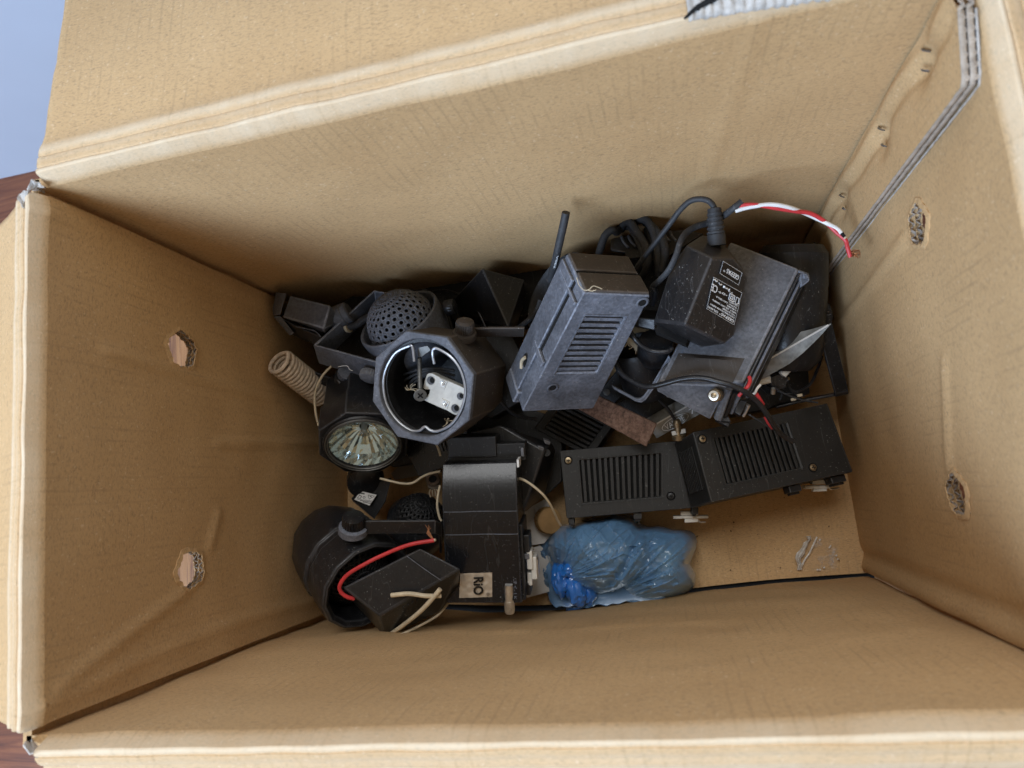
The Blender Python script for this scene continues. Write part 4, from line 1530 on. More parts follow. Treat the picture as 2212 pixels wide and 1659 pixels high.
for k in range(6):
    MB().tube([Z2u(1395, 825, .135), Z2u(1370 - 6 * k, 770, .134), Z2u(1330 + 9 * k, 705 + 12 * (k % 3), .133)], .00022, 5, 3).build('strand', M_COPPER, t)
MB().tube([Z2u(*p, z) for *p, z in ((1062, 1258, .1335), (1200, 1246, .1328), (1330, 1262, .132), (1452, 1262, .126))], .0017, 10, 6).build('cream_lead', M_CREAM, t, smooth=True)
MB().tube([Z2u(*p, z) for *p, z in ((1046, 1570, .100), (1160, 1490, .112), (1290, 1385, .124), (1380, 1290, .130), (1448, 1208, .131))], .0017, 10, 6).build('cream_lead', M_CREAM, t, smooth=True)
MB().tube([Z2(*p, z) for *p, z in ((735, 1632, .135), (880, 1618, .134), (1050, 1600, .132), (1250, 1515, .118), (1420, 1420, .108), (1510, 1318, .102))], .0010, 8, 6).build('cream_lead', M_CREAM, t, smooth=True)

# --- lamp ring leaning behind the big housing
pc = Z3(930, 780, .125)
axd = vdir(pc, -.86, -.50, .45)
fr = Frame(pc, axd, vdir(pc, .5, -.86, 0))
Rg = plen(100, pc)
t = thing('spotlight', 'round lamp head seen as a black rubbery ring behind the vented housing', 'spotlight', pc - Vector((0, 0, .09)), GS)
MB().lathe(fr, [(Rg * .72, -.014), (Rg * .80, -.002), (Rg * .83, .0), (Rg * .86, -.003), (Rg * .89, .0), (Rg * .92, -.004), (Rg * .97, -.002), (Rg, -.008), (Rg * .99, -.020), (Rg * .9, -.045)], 56).build('bezel', M_RUBBER, t, smooth=True, angle=40)
MB().lathe(fr, [(Rg * .74, -.013), (Rg * .4, -.030), (.0001, -.034)], 32).build('well', M_BLACK, t, smooth=True)
MB().tube([Z3(575, 1060, .105), Z3(640, 1075, .108), Z3(780, 960, .118), Z3(830, 850, .122)], .0022, 8, 5).build('lead', M_RUBBER, t, smooth=True)

# --- peaked box behind
t = thing('lamp_housing', 'black peaked box standing against the back wall', 'lamp housing', Z3(430, 850, .02))
mb = MB()
mb.hull([Z3(*p, z) for *p, z in ((370, 600, .118), (575, 1062, .126), (160, 825, .090), (215, 960, .085), (700, 690, .098), (690, 900, .10), (640, 1060, .10), (200, 1040, .03), (330, 700, .03), (680, 760, .03), (600, 1050, .03), (190, 900, .03))])
mb.build('shell', M_BROWNDUST if False else M_BLACK2, t, bevel=.0012)
MB().tube([Z3(*p, z) for *p, z in ((300, 880, .100), (350, 960, .106), (395, 1060, .108))], .0005, 6, 3).build('moulding_line', M_DUSTY, t)

# --- round lamp with U bracket by the right wall
pc = at(1704, 690, .085)
axd = vdir(pc, .02, -1, .05)
fr = Frame(pc, axd, vdir(pc, 1, 0, 0))
Rm = plen(74, pc)
t = thing('spotlight', 'round black spotlight in a U bracket beside the right wall', 'spotlight', pc - Vector((0, 0, .07)), GS)
MB().lathe(fr, [(.0001, -.040), (Rm * .7, -.038), (Rm * .93, -.030), (Rm, -.018), (Rm, .022), (Rm * .985, .023), (Rm * .985, .0246), (Rm, .0256), (Rm * .95, .050), (Rm * .80, .056), (.0001, .057)], 48).build('head', M_BLACK2, t, smooth=True, angle=30)
mb = MB()
perforated(mb, Frame(fr.pt(0, 0, -.020), -fr.z, fr.x), Rm * .80, 6, 22, .3, .2, 1.45)
mb.build('perforated_dome', M_BLACK, t, smooth=True, solid=.0009, angle=60)
kp = ZD(905, 345, .082)
MB().knurl(Frame(kp - Vector((.006, 0, 0)), Vector((1, .05, .15))), .0075, .009, 26, .08, .1).build('knob', M_BLACK2, t, smooth=True, angle=20)
wv = (ZD(970, 455, .088) - ZD(858, 480, .088))
MB().strip([ZD(860, 300, .088), ZD(850, 690, .083), ZD(985, 1195, .060), ZD(990, 1230, .056)], [ZD(930, 290, .088) - ZD(860, 300, .088), ZD(1000, 640, .080) - ZD(850, 690, .083), ZD(1130, 1165, .056) - ZD(985, 1195, .060), ZD(1132, 1195, .052) - ZD(990, 1230, .056)], .0022).build('bracket', M_BLACK2, t, bevel=.0008)
MB().strip([ZD(1135, 1185, .056), ZD(700, 1265, .054), ZD(360, 1345, .052)], Vector((0, .002, -.010)), .0022).build('bracket', M_BLACK2, t, bevel=.0008)
mb = MB()
mb.hull([at(*p) for p in ((1655, 548, .075), (1742, 540, .07), (1758, 630, .075), (1690, 640, .08), (1655, 548, .03), (1742, 545, .03), (1752, 625, .03))])
mb.build('gear_box', M_BLACK, t, bevel=.0012)

# --- lamp drum between the big housing and the adapter
pc = ZB(230, 360, .085)
t = thing('spotlight', 'black lamp drum in the shade between vented housing and power adapter', 'spotlight', pc - Vector((0, 0, .06)), GS)
axd = vdir(pc, -.3, -.9, .5)
fr = Frame(pc, axd)
Rn = plen(56, pc)
MB().lathe(fr, [(.0001, -.03), (Rn * .9, -.028), (Rn, -.020), (Rn, .012), (Rn * .93, .016), (Rn * .85, .010), (.0001, .006)], 44).build('head', M_BLACK, t, smooth=True, angle=30)
pc2 = ZB(360, 195, .118)
MB().lathe(Frame(pc2, vdir(pc2, .1, -.6, .75)), [(.0001, .002), (.0105, .0022), (.0125, .0012), (.0135, -.002), (.0135, -.012), (.010, -.02)], 36).build('socket', M_GLOSSCABLE, t, smooth=True, angle=40)
# U bracket rail
wv = Vector((0.0008, .0012, -.0040))
MB().strip([ZB(-30, 560, .112), ZB(170, 672, .110), ZB(215, 680, .110), ZB(252, 655, .111), ZB(320, 560, .114), ZB(470, 300, .126)], Vector((.0012, -.0034, -.0012)), .0030).build('bracket', M_DUSTY, t, bevel=.0010)
# frayed white sleeve
MB().tube([ZB(*p, z) for *p, z in ((110, 165, .112), (190, 225, .113), (270, 295, .112), (385, 345, .114))], .0034, 10, 5, rfn=lambda q: .6 + .5 * q, flat=.6).build('sleeve', M_CREAM, t, smooth=True)
rng = random.Random(9)
for k in range(12):
    x, y = 120 + 20 * k, 175 + 15 * k
    MB().tube([ZB(x, y, .114), ZB(x + rng.uniform(-20, 10), y + rng.uniform(15, 35), .113), ZB(x + rng.uniform(-35, 5), y + rng.uniform(35, 60), .111)], .0005, 5, 3).build('fibre', M_CREAM, t)

# --- second perforated dome low on the left
pc = Z2(1280, 640, .048)
t = thing('spotlight', 'small perforated lamp dome low beside the round shouldered transformer', 'spotlight', pc - Vector((0, 0, .04)), GS)
axd = vdir(pc, .1, -.6, .8)
fr = Frame(pc, axd)
R2 = plen(50, pc)
mb = MB()
perforated(mb, fr, R2, 7, 20, .32, .15, 1.5)
mb.build('perforated_dome', M_BLACK, t, smooth=True, solid=.0009, angle=60)
MB().lathe(fr, [(R2 * .9, 0), (R2 * .6, R2 * .6), (.0001, R2 * .85)], 24).build('bulb', M_HOLE, t, smooth=True)
MB().lathe(fr, [(R2 * 1.02, .002), (R2 * 1.12, .003), (R2 * 1.35, -.004), (R2 * 1.36, -.016), (R2 * 1.2, -.03)], 40).build('collar', M_BLACK2, t, smooth=True, angle=40)

# --- stem block with the small printed label
t = thing('lamp_housing', 'black lamp neck block with a small printed label under the halogen spotlight', 'lamp housing', Z2(880, 500, .02))
mb = MB()
mb.hull([Z2(*p, z) for *p, z in ((745, 500, .062), (800, 430, .064), (1065, 330, .064), (1020, 520, .062), (930, 660, .060), (890, 600, .058), (760, 520, .03), (1040, 400, .03), (930, 640, .03))])
mb.build('stem', M_BLACK, t, bevel=.001)
MB().lathe(Frame(Z2(860, 380, .066), vdir(Z2(860, 380, .066), 0, .5, .85)), [(.0001, .004), (.010, .004), (.016, .0), (.0165, -.01)], 32).build('swivel', M_BLACK2, t, smooth=True)
ql_ = Quad(at(779.5, 1061, .0672), at(813.5, 1069, .0668), at(798, 1092, .0660), at(765.5, 1079, .0664))
lb = MB().box(ql_, 0, 1, 0, 1, -.0006, .0002).build('label', M_PAPER, t)
ZQ = sub(746.6, 1039.6, .05)


def lab(x, y, h=.0005):
    p = ZQ(x, y, .066)
    d = (p - CAM).normalized()
    return CAM + d * ((ql_.pt(.5, .5, h) - CAM).dot(ql_.n) / d.dot(ql_.n))


for (pts, r) in (([(610, 500), (815, 545)], .0006), ([(975, 595), (1010, 770), (1260, 640), (975, 595)], .00030), ([(1050, 650), (1120, 680)], .0004), ([(580, 600), (690, 640)], .0003), ([(600, 610), (500, 720), (640, 740), (690, 640)], .0003), ([(730, 690), (840, 650), (850, 720), (760, 740)], .0003), ([(480, 770), (1130, 850)], .0002), ([(620, 830), (1110, 900)], .0003), ([(740, 890), (1080, 960)], .0003)):
    MB().tube([lab(*p) for p in pts], r, 6, 1, flat=.4).build('print', M_BLACKPRINT, lb)

# ------------------------------------------------------------------ power adapter and the cables
t = thing('power_adapter', 'black plug-in power adapter with printed GEEPAS label on the grey housing', 'power adapter', ZE(500, 900, .12))
lab_z = {'a': (545, 475, .208), 'b': (800, 470, .188), 'b2': (905, 580, .176), 'c': (968, 700, .168), 'd': (865, 1130, .166), 'd2': (805, 1390, .163), 'e': (690, 1490, .166), 'f': (225, 1265, .201)}
la, lf_, ld = ZE(*lab_z['a']), ZE(*lab_z['f']), ZE(*lab_z['d'])
nl = (lf_ - la).cross(ld - la).normalized()
if nl.dot(CAM - la) < 0:
    nl = -nl


def on_label(x, y):
    d = (ZE(x, y, .19) - CAM).normalized()
    return CAM + d * ((la - CAM).dot(nl) / d.dot(nl))


pts = [on_label(*v[:2]) for v in lab_z.values()]
pts += [ZE(*v) for v in ((245, 330, .184), (60, 590, .178), (-135, 1215, .166), (-140, 1260, .160), (440, 205, .172), (640, 250, .160), (20, 1330, .158), (430, 1530, .152))]
pts += [ZE(*v) for v in ((250, 330, .140), (70, 620, .138), (-110, 1230, .138), (640, 330, .138), (930, 720, .138), (750, 1400, .138), (450, 1490, .138))]
MB().hull(pts).build('case', m_plastic('adapter plastic', base=(.009, .009, .010), dust=.25, dcol=(.085, .078, .078), rough=.32, specks=.8, patch=26, scratch=.9), t, bevel=.0016, seg=3)
# label plate lies on the best plane through the label face
pa = la


def lf(x, y, h=.0006):
    p = ZE(x, y, .19)
    d = (p - CAM).normalized()
    s = ((pa + nl * (h + .0002)) - CAM).dot(nl) / d.dot(nl)
    return CAM + d * s


def labq(p00, p10, p11, p01, h=.0004):
    q = Quad(*[lf(*p, h) for p in (p00, p10, p11, p01)])
    return q


L1 = labq((800, 1262), (478, 1072), (560, 700), (893, 885))
plate = m_simple('glossy black label', (.008, .008, .009), .22, 0, .1, 100, 0)
for q in (L1, labq((853, 793), (632, 655), (672, 512), (895, 650))):
    MB().box(q, 0, 1, 0, 1, -.0030, .0001).build('label', plate, t, bevel=.0004)
L2 = labq((853, 793), (632, 655), (672, 512), (895, 650))
tx = MB()


def line(q, s, s0, s1, t0, t1, bold=.004):
    put_text(tx, s, lambda a, b: q.pt(s0 + (s1 - s0) * a, t0 + (t1 - t0) * (1 - b), .0004))
    if bold:
        put_text(tx, s, lambda a, b: q.pt(s0 + (s1 - s0) * a + bold, t0 + (t1 - t0) * (1 - b) + bold * .5, .00045))
        put_text(tx, s, lambda a, b: q.pt(s0 + (s1 - s0) * a, t0 + (t1 - t0) * (1 - b) + bold, .0005))


line(L1, 'GEEPAS', .03, .50, .04, .13, .008)
line(L1, '®', .52, .57, .04, .08)
line(L1, 'GFL4641', .62, .97, .04, .11, .004)
line(L1, 'SWITCHING POWER SUPPLY', .04, .93, .17, .22)
line(L1, 'TYPE: DUT30200', .04, .50, .245, .295)
line(L1, 'INPUT :100-240V~50/60Hz', .04, .88, .32, .37)
line(L1, '0.10A MAX.', .04, .40, .395, .445)
line(L1, 'OUTPUT :3.0V=200mA', .04, .80, .47, .52)
line(L1, 'POLARITY:', .04, .36, .545, .595)
line(L1, 'CE', .80, 1.0, .58, .80, .008)
line(L1, '-o+', .45, .75, .64, .72, .006)
line(L1, '01 10', .30, .44, .82, .86)
line(L2, 'GEEPAS', .08, .72, .30, .66, .012)
line(L2, '®', .78, .88, .28, .42)


def outline(q, pts, r=.00035):
    tx.tube([q.pt(a, b, .0005) for a, b in pts], r, 5, 1, flat=.5)


outline(L1, [(.20, .62), (.38, .62), (.38, .80), (.20, .80), (.20, .62)])
outline(L1, [(.25, .67), (.33, .67), (.33, .75), (.25, .75), (.25, .67)])
outline(L1, [(.02, .66), (.09, .60), (.17, .66), (.14, .66), (.14, .80), (.04, .80), (.04, .66), (.02, .66)])
# the line of arabic script, as small joined strokes
for (pts) in ([(.42, .90), (.46, .88), (.50, .90), (.54, .88), (.58, .90), (.62, .88)], [(.44, .86), (.44, .91)], [(.62, .86), (.62, .92)], [(.70, .92), (.75, .89), (.80, .92)], [(.86, .95), (.90, .92), (.93, .96), (.98, .93)]):
    outline(L1, pts, .0005)
for q in (L1, L2):
    outline(q, [(0, 0), (1, 0), (1, 1), (0, 1), (0, 0)], .00012)
tx.build('lettering', M_PRINT, t)
# strain relief with ribs
p0, p1 = Z4(1003, 372, .185), Z4(985, 130, .190)
fr = Frame(p0, p1 - p0)
L = (p1 - p0).length
mb = MB()
mb.lathe(fr, [(.0058, -.004), (.0058, L * .15), (.0050, L * .2), (.0044, L * 1.0), (.0030, L * 1.02), (.0001, L * 1.02)], 24)
mb.build('strain_relief', M_RUBBER, t, smooth=True, angle=35)
for k in range(5):
    h = L * (.22 + .15 * k)
    MB().lathe(fr, [(.0040, h - L * .045), (.0057 - .0002 * k, h - L * .04), (.0058 - .0002 * k, h + L * .03), (.0040, h + L * .04)], 24).build('relief_rib', M_RUBBER, t, smooth=True, angle=35)
MB().tube([Z4(*p, z) for *p, z in ((986, 150, .190), (975, 105, .192), (935, 68, .194), (870, 55, .194), (790, 75, .192), (710, 150, .188), (640, 245, .182), (540, 375, .174), (460, 480, .166), (385, 580, .155), (350, 640, .140))], .0019, 12, 7).build('cord', M_RUBBER, t, smooth=True)
hb = Quad(Z4(520, 1085, .166), Z4(760, 1200, .158), Z4(775, 1225, .150), Z4(530, 1120, .155))
MB().box(hb, 0, 1, 0, 1, -.006, .0).build('base_slot', M_HOLE, t)
MB().box(Quad(Z4(375, 985, .150), Z4(520, 1000, .152), Z4(520, 1090, .148), Z4(385, 1060, .146)), 0, 1, 0, 1, -.02, 0).build('plug_end', M_GLOSSCABLE, t, bevel=.001)

# loose two-core cable with red and white ends
t = thing('loose_cable', 'black cable whose stripped red and white wires reach the right wall', 'cable', Z4(900, 260, .15))
MB().tube([Z4(*p, z) for *p, z in ((1203, 74, .196), (1130, 132, .194), (1045, 195, .186), (945, 240, .180), (850, 268, .182), (770, 315, .186), (720, 390, .190), (685, 500, .190), (630, 610, .186), (560, 690, .178), (505, 745, .168), (490, 850, .15))], .0022, 12, 7, flat=.75).build('jacket', M_RUBBER, t, smooth=True)
MB().tube([Z4(*p, z) for *p, z in ((500, 740, .170), (520, 790, .165), (500, 880, .15))], .0021, 10, 5).build('jacket', M_GLOSSCABLE, t, smooth=True)
red = [Z4(*p, z) for *p, z in ((1180, 112, .195), (1250, 100, .196), (1350, 106, .196), (1480, 128, .194), (1620, 150, .190), (1740, 168, .185), (1850, 230, .180), (1950, 322, .178), (2015, 378, .177), (2030, 430, .176), (2055, 512, .174))]
MB().tube(red, .00135, 10, 7).build('red_wire', M_RED, t, smooth=True)
white = [Z4(*p, z) for *p, z in ((1150, 150, .194), (1220, 128, .195), (1300, 112, .196), (1400, 98, .1965), (1500, 104, .196), (1600, 128, .192), (1700, 168, .184), (1790, 208, .180), (1880, 250, .180), (1950, 288, .179), (1985, 325, .179))]
MB().tube(white, .00135, 10, 7).build('white_wire', M_WHITEWIRE, t, smooth=True)
MB().tube([Z4(1978, 312, .179), Z4(1992, 330, .179), Z4(2005, 352, .178)], .0012, 8, 3).build('burnt_end', M_HOLE, t)
MB().tube([Z4(2003, 348, .178), Z4(2016, 366, .178)], .0011, 8, 1).build('bare_end', M_CREAM, t)
rng = random.Random(21)
for k in range(14):
    x, y = 2060, 500
    pts = [Z4(x, y, .174), Z4(x + rng.uniform(0, 40), y + rng.uniform(-40, 10), .176), Z4(x + rng.uniform(20, 70), y + rng.uniform(-60, 20), .180), Z4(x + rng.uniform(0, 75), y + rng.uniform(-50, 25), .180)]
    MB().tube(pts, .00022, 5, 4).build('copper_strand', M_COPPER, t)

# coiled cord with its own adapter behind the big housing
ZP = sub(1288.5, 431.3, .12335)
t = thing('power_adapter', 'ribbed black adapter wrapped in its coiled cord against the back wall', 'power adapter', ZP(900, 900, .06))
mb = MB()
mb.hull([ZP(*p, z) for *p, z in ((250, 680, .118), (430, 645, .122), (690, 620, .124), (1180, 555, .122), (1520, 520, .118), (1880, 590, .11), (760, 960, .135), (500, 930, .134), (240, 900, .122), (1250, 1000, .13), (260, 800, .07), (1500, 650, .07), (800, 1000, .07), (1880, 650, .07))])
mb.build('case', m_plastic('brown black plastic', base=(.018, .017, .016), dust=.3, dcol=(.075, .068, .062), rough=.5, specks=.4), t, bevel=.002)
for (x0, y0, x1, y1) in ((440, 650, 560, 840), (560, 640, 690, 820), (680, 640, 800, 810), (1180, 570, 1280, 730), (1290, 560, 1390, 720)):
    MB().tube([ZP(x0, y0, .1235), ZP((x0 + x1) / 2 - 20, (y0 + y1) / 2, .129), ZP(x1, y1, .132)], .0011, 8, 4).build('grip_rib', M_DUSTY, t, smooth=True)
MB().box(Quad(ZP(500, 915, .136), ZP(745, 885, .137), ZP(770, 1010, .139), ZP(520, 1040, .138)), 0, 1, 0, 1, -.006, .0003).build('recess', M_BLACK, t)
loops = [[(40, 960, .125), (80, 820, .130), (140, 650, .134), (220, 560, .135), (290, 535, .134), (360, 565, .128), (430, 470, .126)],
         [(430, 520, .124), (460, 440, .130), (530, 395, .134), (610, 420, .137), (690, 540, .140), (790, 690, .143), (870, 840, .145), (905, 980, .144), (900, 1120, .142), (860, 1250, .136), (800, 1350, .128)],
         [(640, 430, .126), (700, 375, .132), (800, 345, .136), (890, 375, .139), (960, 480, .142), (1010, 610, .144), (1050, 780, .146), (1080, 950, .146), (1100, 1120, .145), (1095, 1330, .140)],
         [(860, 400, .130), (930, 430, .136), (1000, 500, .140), (1090, 600, .144), (1160, 720, .147), (1200, 900, .148), (1190, 1080, .147), (1140, 1260, .144)],
         [(520, 470, .120), (600, 480, .128), (700, 640, .136), (780, 800, .140), (830, 960, .141), (820, 1150, .138)],
         [(880, 520, .132), (930, 640, .136), (990, 800, .140), (1040, 960, .142), (1070, 1150, .141), (1085, 1320, .138)]]
for lp in loops:
    MB().tube([ZP(*p) for p in lp], .0030 if lp is not loops[5] else .0026, 12, 6).build('cord', M_RUBBER, t, smooth=True)

# thick cable end sticking up behind the big housing
t = thing('cable_end', 'short stiff black cable end standing up by the back wall', 'cable', Z3(950, 560, .12))
MB().tube([Z3(*p, z) for *p, z in ((1028, 160, .205), (1012, 240, .200), (985, 360, .192), (960, 470, .184), (935, 580, .172), (905, 690, .155))], .0028, 12, 6, rfn=lambda q: 1.0).build('jacket', M_RUBBER, t, smooth=True)
tx = MB()
ca, cb = Z3(963, 500, .1885), Z3(934, 600, .1775)
side = (cb - ca).normalized().cross((CAM - ca).normalized())
put_text(tx, '300V', lambda a, b: cb.lerp(ca, a) + side * (.0008 - .0016 * b) + (CAM - ca).normalized() * .0016)
tx.build('lettering', M_PRINT, t)

# the long black cable sweeping over the housings
cab = [(5, 350, .132), (50, 450, .134), (150, 525, .138), (250, 572, .142), (340, 572, .146), (450, 545, .150), (560, 515, .153), (680, 500, .1555), (800, 508, .157), (900, 535, .158), (1000, 562, .158), (1100, 605, .156), (1190, 665, .150), (1270, 745, .142), (1340, 850, .132), (1400, 945, .122), (1465, 1005, .116), (1545, 1052, .1125)]
t = thing('loose_cable', 'black cable arching over the grey housing onto the right vented transformer', 'cable', ZB(800, 510, .13))
MB().tube([ZB(*p) for p in cab], .0019, 12, 6).build('jacket', M_GLOSSCABLE, t, smooth=True)
MB().tube([ZB(*p) for p in ((135, 100, .150), (180, 165, .150), (235, 220, .148), (310, 262, .146), (390, 275, .146), (460, 268, .146), (500, 240, .145))], .0019, 12, 6).build('jacket', M_GLOSSCABLE, t, smooth=True)

# red wires and terminal bits by the right wall
t = thing('loose_wire', 'short loose red wires looping beside the grey housing rail', 'wire', ZB(1200, 650, .12))
for pts in (((1165, 492, .150), (1172, 525, .152), (1155, 570, .154), (1120, 605, .153), (1075, 655, .150)), ((1222, 630, .140), (1250, 672, .138), (1285, 730, .134)), ((1305, 835, .124), (1330, 885, .122), (1368, 935, .119))):
    MB().tube([ZB(*p) for p in pts], .0013, 8, 5).build('red_wire', M_RED, t, smooth=True)
MB().tube([ZB(*p) for p in ((1262, 560, .142), (1235, 590, .143), (1215, 630, .143), (1198, 640, .142))], .0009, 8, 4).build('white_wire', M_WHITEWIRE, t, smooth=True)
t = thing('terminal_connector', 'black terminal connector with white sleeved leads below the metal strip', 'connector', ZB(1420, 560, .05))
mb = MB()
mb.hull([ZB(*p) for p in ((1340, 490, .085), (1440, 455, .085), (1505, 500, .083), (1480, 585, .082), (1400, 610, .080), (1345, 560, .082), (1360, 500, .05), (1480, 520, .05), (1400, 600, .05))])
mb.build('block', M_BLACK2, t, bevel=.0012)
for (p0, p1, r) in (((1222, 522), (1345, 492), .0022), ((1228, 548), (1348, 522), .0020), ((1440, 470), (1535, 372), .0024), ((1462, 482), (1545, 395), .0018)):
    MB().tube([ZB(*p0, .088), ZB(*p1, .088)], r, 10, 1).build('sleeve', M_WHITE, t, smooth=True)
MB().tube([ZB(1375, 590, .083), ZB(1370, 635, .080)], .0018, 8, 1).build('pin', M_STEEL, t, smooth=True)
for pts in (((1495, 520, .083), (1500, 560, .075), (1560, 640, .066), (1640, 655, .060)), ((1430, 600, .078), (1450, 640, .072), (1430, 690, .068)), ((1520, 600, .07), (1590, 630, .066), (1610, 670, .06))):
    MB().tube([ZB(*p) for p in pts], .0008, 6, 4).build('lead', M_RUBBER, t)
for (x, y) in ((1545, 690), (1600, 655), (1490, 510)):
    MB().tube([ZB(x - 20, y, .068), ZB(x + 22, y - 8, .068)], .0012, 8, 1).build('bare_tip', M_CREAM, t)
MB().tube([ZB(*p) for p in ((1390, 590, .085), (1480, 640, .084), (1600, 685, .083), (1760, 715, .082))], .0007, 6, 5).build('lead', M_RUBBER, t, smooth=True)
MB().tube([ZB(*p) for p in ((1160, 815, .120), (1260, 875, .118), (1370, 945, .114))], .0006, 6, 4).build('lead', M_RUBBER, t, smooth=True)
for (p0, p1) in (((1165, 735), (1115, 830)), ((1150, 730), (1130, 790))):
    MB().tube([ZB(*p0, .128), ZB(*p1, .122)], .0011, 8, 1).build('pin', M_STEEL, t, smooth=True)

# ------------------------------------------------------------------ bar, strip and small parts
qb = Quad(ZA(1160, 100, .092), ZA(1845, 430, .088), ZA(1728, 682, .086), ZA(975, 262, .090))
mb = MB()
mb.box(qb, 0, 1, 0, 1, -.0055, 0)
tag(mb.build('rusty_bar', M_BAR, bevel=.0010), 'flat rusty brown bar resting on the vented transformers', 'metal bar')

# grey strip with a bright ridge, pointed at the far end
r0, r1 = at(1795, 699, .118), at(1405, 923, .058)
ZS = lambda px, py: None
dv = (r1 - r0)


def ridge(s):
    return r0 + dv * s


wu = (at(1700, 716, .110) - at(1712, 747, .110))
wl = (at(1733, 752, .102) - at(1712, 747, .106))
e1 = at(1730, 700, .108) - ridge(.2)
nrm = Vector((0, 0, 1))
acr = dv.normalized().cross(nrm).normalized()
if acr.y < 0:
    acr = -acr
wU, wL = plen(24, ridge(.3)), plen(30, ridge(.3))
mb = MB()
secs = [(0.0, .04, .04), (.07, .40, .42), (.16, 1.0, .80), (.24, 1.0, 1.0), (.6, 1.0, 1.0), (1.0, 1.0, 1.0)]
for (s, a, b) in secs:
    c = ridge(s)
    mb.v += [c + acr * (wU * a) - nrm * (.0040 * a), c + nrm * .0, c - acr * (wL * b) - nrm * (.0035 * b), c - nrm * .0055]
for k in range(len(secs) - 1):
    for i in range(4):
        j = (i + 1) % 4
        mb.f.append((4 * k + i, 4 * k + j, 4 * k + 4 + j, 4 * k + 4 + i))
mb.f += [(3, 2, 1, 0), tuple(4 * (len(secs) - 1) + i for i in range(4))]
t = thing('metal_strip', 'long grey metal strip with bright ridge and pointed tip marked VAUDE 70', 'metal strip', ridge(.5) - Vector((0, 0, .01)))
M_STRIP = m_simple('scuffed grey metal', (.27, .265, .24), .42, .35, .6, 70, .4, 160)
mb.build('blade', M_STRIP, t, bevel=.0004)
MB().tube([ridge(.012) + nrm * .0002, ridge(.5) + nrm * .0002, ridge(.995) + nrm * .0002], .0007, 6, 1).build('ridge_line', m_simple('bright worn ridge', (.85, .84, .80), .35, .3, .1, 200, 0), t)
tx = MB()


def on_strip(s, w, h=.0006):
    return ridge(s) - acr * (wL * w) - nrm * (.0035 * w) + nrm * h


def strip_s(px, py):
    best, bs_ = 1e9, 0
    for i in range(400):
        s = i / 399
        c = ridge(s)
        q = RM.transposed() @ (c - CAM)
        x, y = CX + FF * q.x / -q.z, CY - FF * q.y / -q.z
        e = (x - px) ** 2 + (y - py) ** 2
        if e < best:
            best, bs_ = e, s
    return bs_


sa, sb = strip_s(1425, 915), strip_s(1478, 884)
put_text(tx, 'VAUDE', lambda a, b: on_strip(sa + (sb - sa) * (.10 + .75 * a), .82 - .42 * b))
sc_, sd = strip_s(1484, 880), strip_s(1506, 868)
put_text(tx, '70', lambda a, b: on_strip(sc_ + (sd - sc_) * a, .70 - .42 * b))
ell = [on_strip(sa + (sb - sa) * (.5 + .52 * math.cos(x * .2618)), .60 + .38 * math.sin(x * .2618)) for x in range(25)]
tx.tube(ell, .00028, 5, 1)
tx.build('lettering', M_PRINT, t)

# little ceramic and brass terminal beside it
t = thing('lamp_socket', 'small cream ceramic lamp socket beside the lettered metal strip', 'lamp socket', ZB(555, 960, .05))
fr = Frame(ZB(552, 965, .078), vdir(ZB(552, 965, .078), -.1, -.9, .35))
MB().lathe(fr, [(.0001, -.006), (.0052, -.006), (.0054, -.002), (.0030, -.0018), (.0026, .004), (.0034, .0045), (.0034, .008), (.0020, .010), (.0001, .0105)], 24).build('body', M_BRASSY, t, smooth=True, angle=30)
MB().box(Frame(ZB(556, 968, .080), (0, 0, 1), (1, .1, 0)), -.0055, .0055, -.0018, .0018, -.004, .0).build('base', M_WHITE, t, bevel=.0006)

# tan knob, off-white boards
kp = ZR(990, 850, .036)
kz = vdir(kp, .35, .1, .93)
t = thing('knob', 'round tan fluted knob lying on the white boards', 'knob', kp - Vector((0, 0, .01)))
MB().knurl(Frame(kp - kz * .009, kz), .0118, .010, 34, .05, .10).build('body', M_TAN, t, smooth=True, angle=22)
boards = [('larger off-white board under the stickered transformer', [(700, 800), (960, 655), (1010, 800), (1060, 900), (940, 1045), (780, 1070), (690, 1000)], .022, .0022),
          ('narrow off-white board sticking out below the stickered transformer', [(740, 1110), (905, 1064), (1000, 1150), (1060, 1440), (795, 1516), (730, 1400)], .018, .0022)]
for (lab_, pl, z, th) in boards:
    P3 = [ZR(*p, z) for p in pl]
    n = len(P3)
    mb = MB()
    mb.add(P3 + [p - Vector((0, 0, th)) for p in P3], [tuple(range(n)), tuple(reversed(range(n, 2 * n)))] + [(i, i + n, (i + 1) % n + n, (i + 1) % n) for i in range(n)])
    tag(mb.build('white_board', M_PAPER), lab_, 'board', 'off-white board pieces')
P3 = [Z2(*p, .014) for p in ((1165, 205), (1325, 268), (1300, 312), (1090, 352), (1060, 300))]
n = len(P3)
mb = MB()
mb.add(P3 + [p - Vector((0, 0, .002)) for p in P3], [tuple(range(n)), tuple(reversed(range(n, 2 * n)))] + [(i, i + n, (i + 1) % n + n, (i + 1) % n) for i in range(n)])
tag(mb.build('white_board', m_simple('pale grey board', (.30, .26, .22), .75, 0, .2, 40, .2)), 'small pale grey board scrap beside the halogen spotlight', 'board', 'off-white board pieces')
MB_ = MB().tube([ZR(868, 735, .024), ZR(890, 820, .024), ZR(915, 905, .024), ZR(962, 945, .022)], .0014, 8, 4, flat=.5)
tag(MB_.build('white_strip', M_WHITEWIRE, smooth=True), 'thin white plastic strip bent round the tan knob', 'strip')

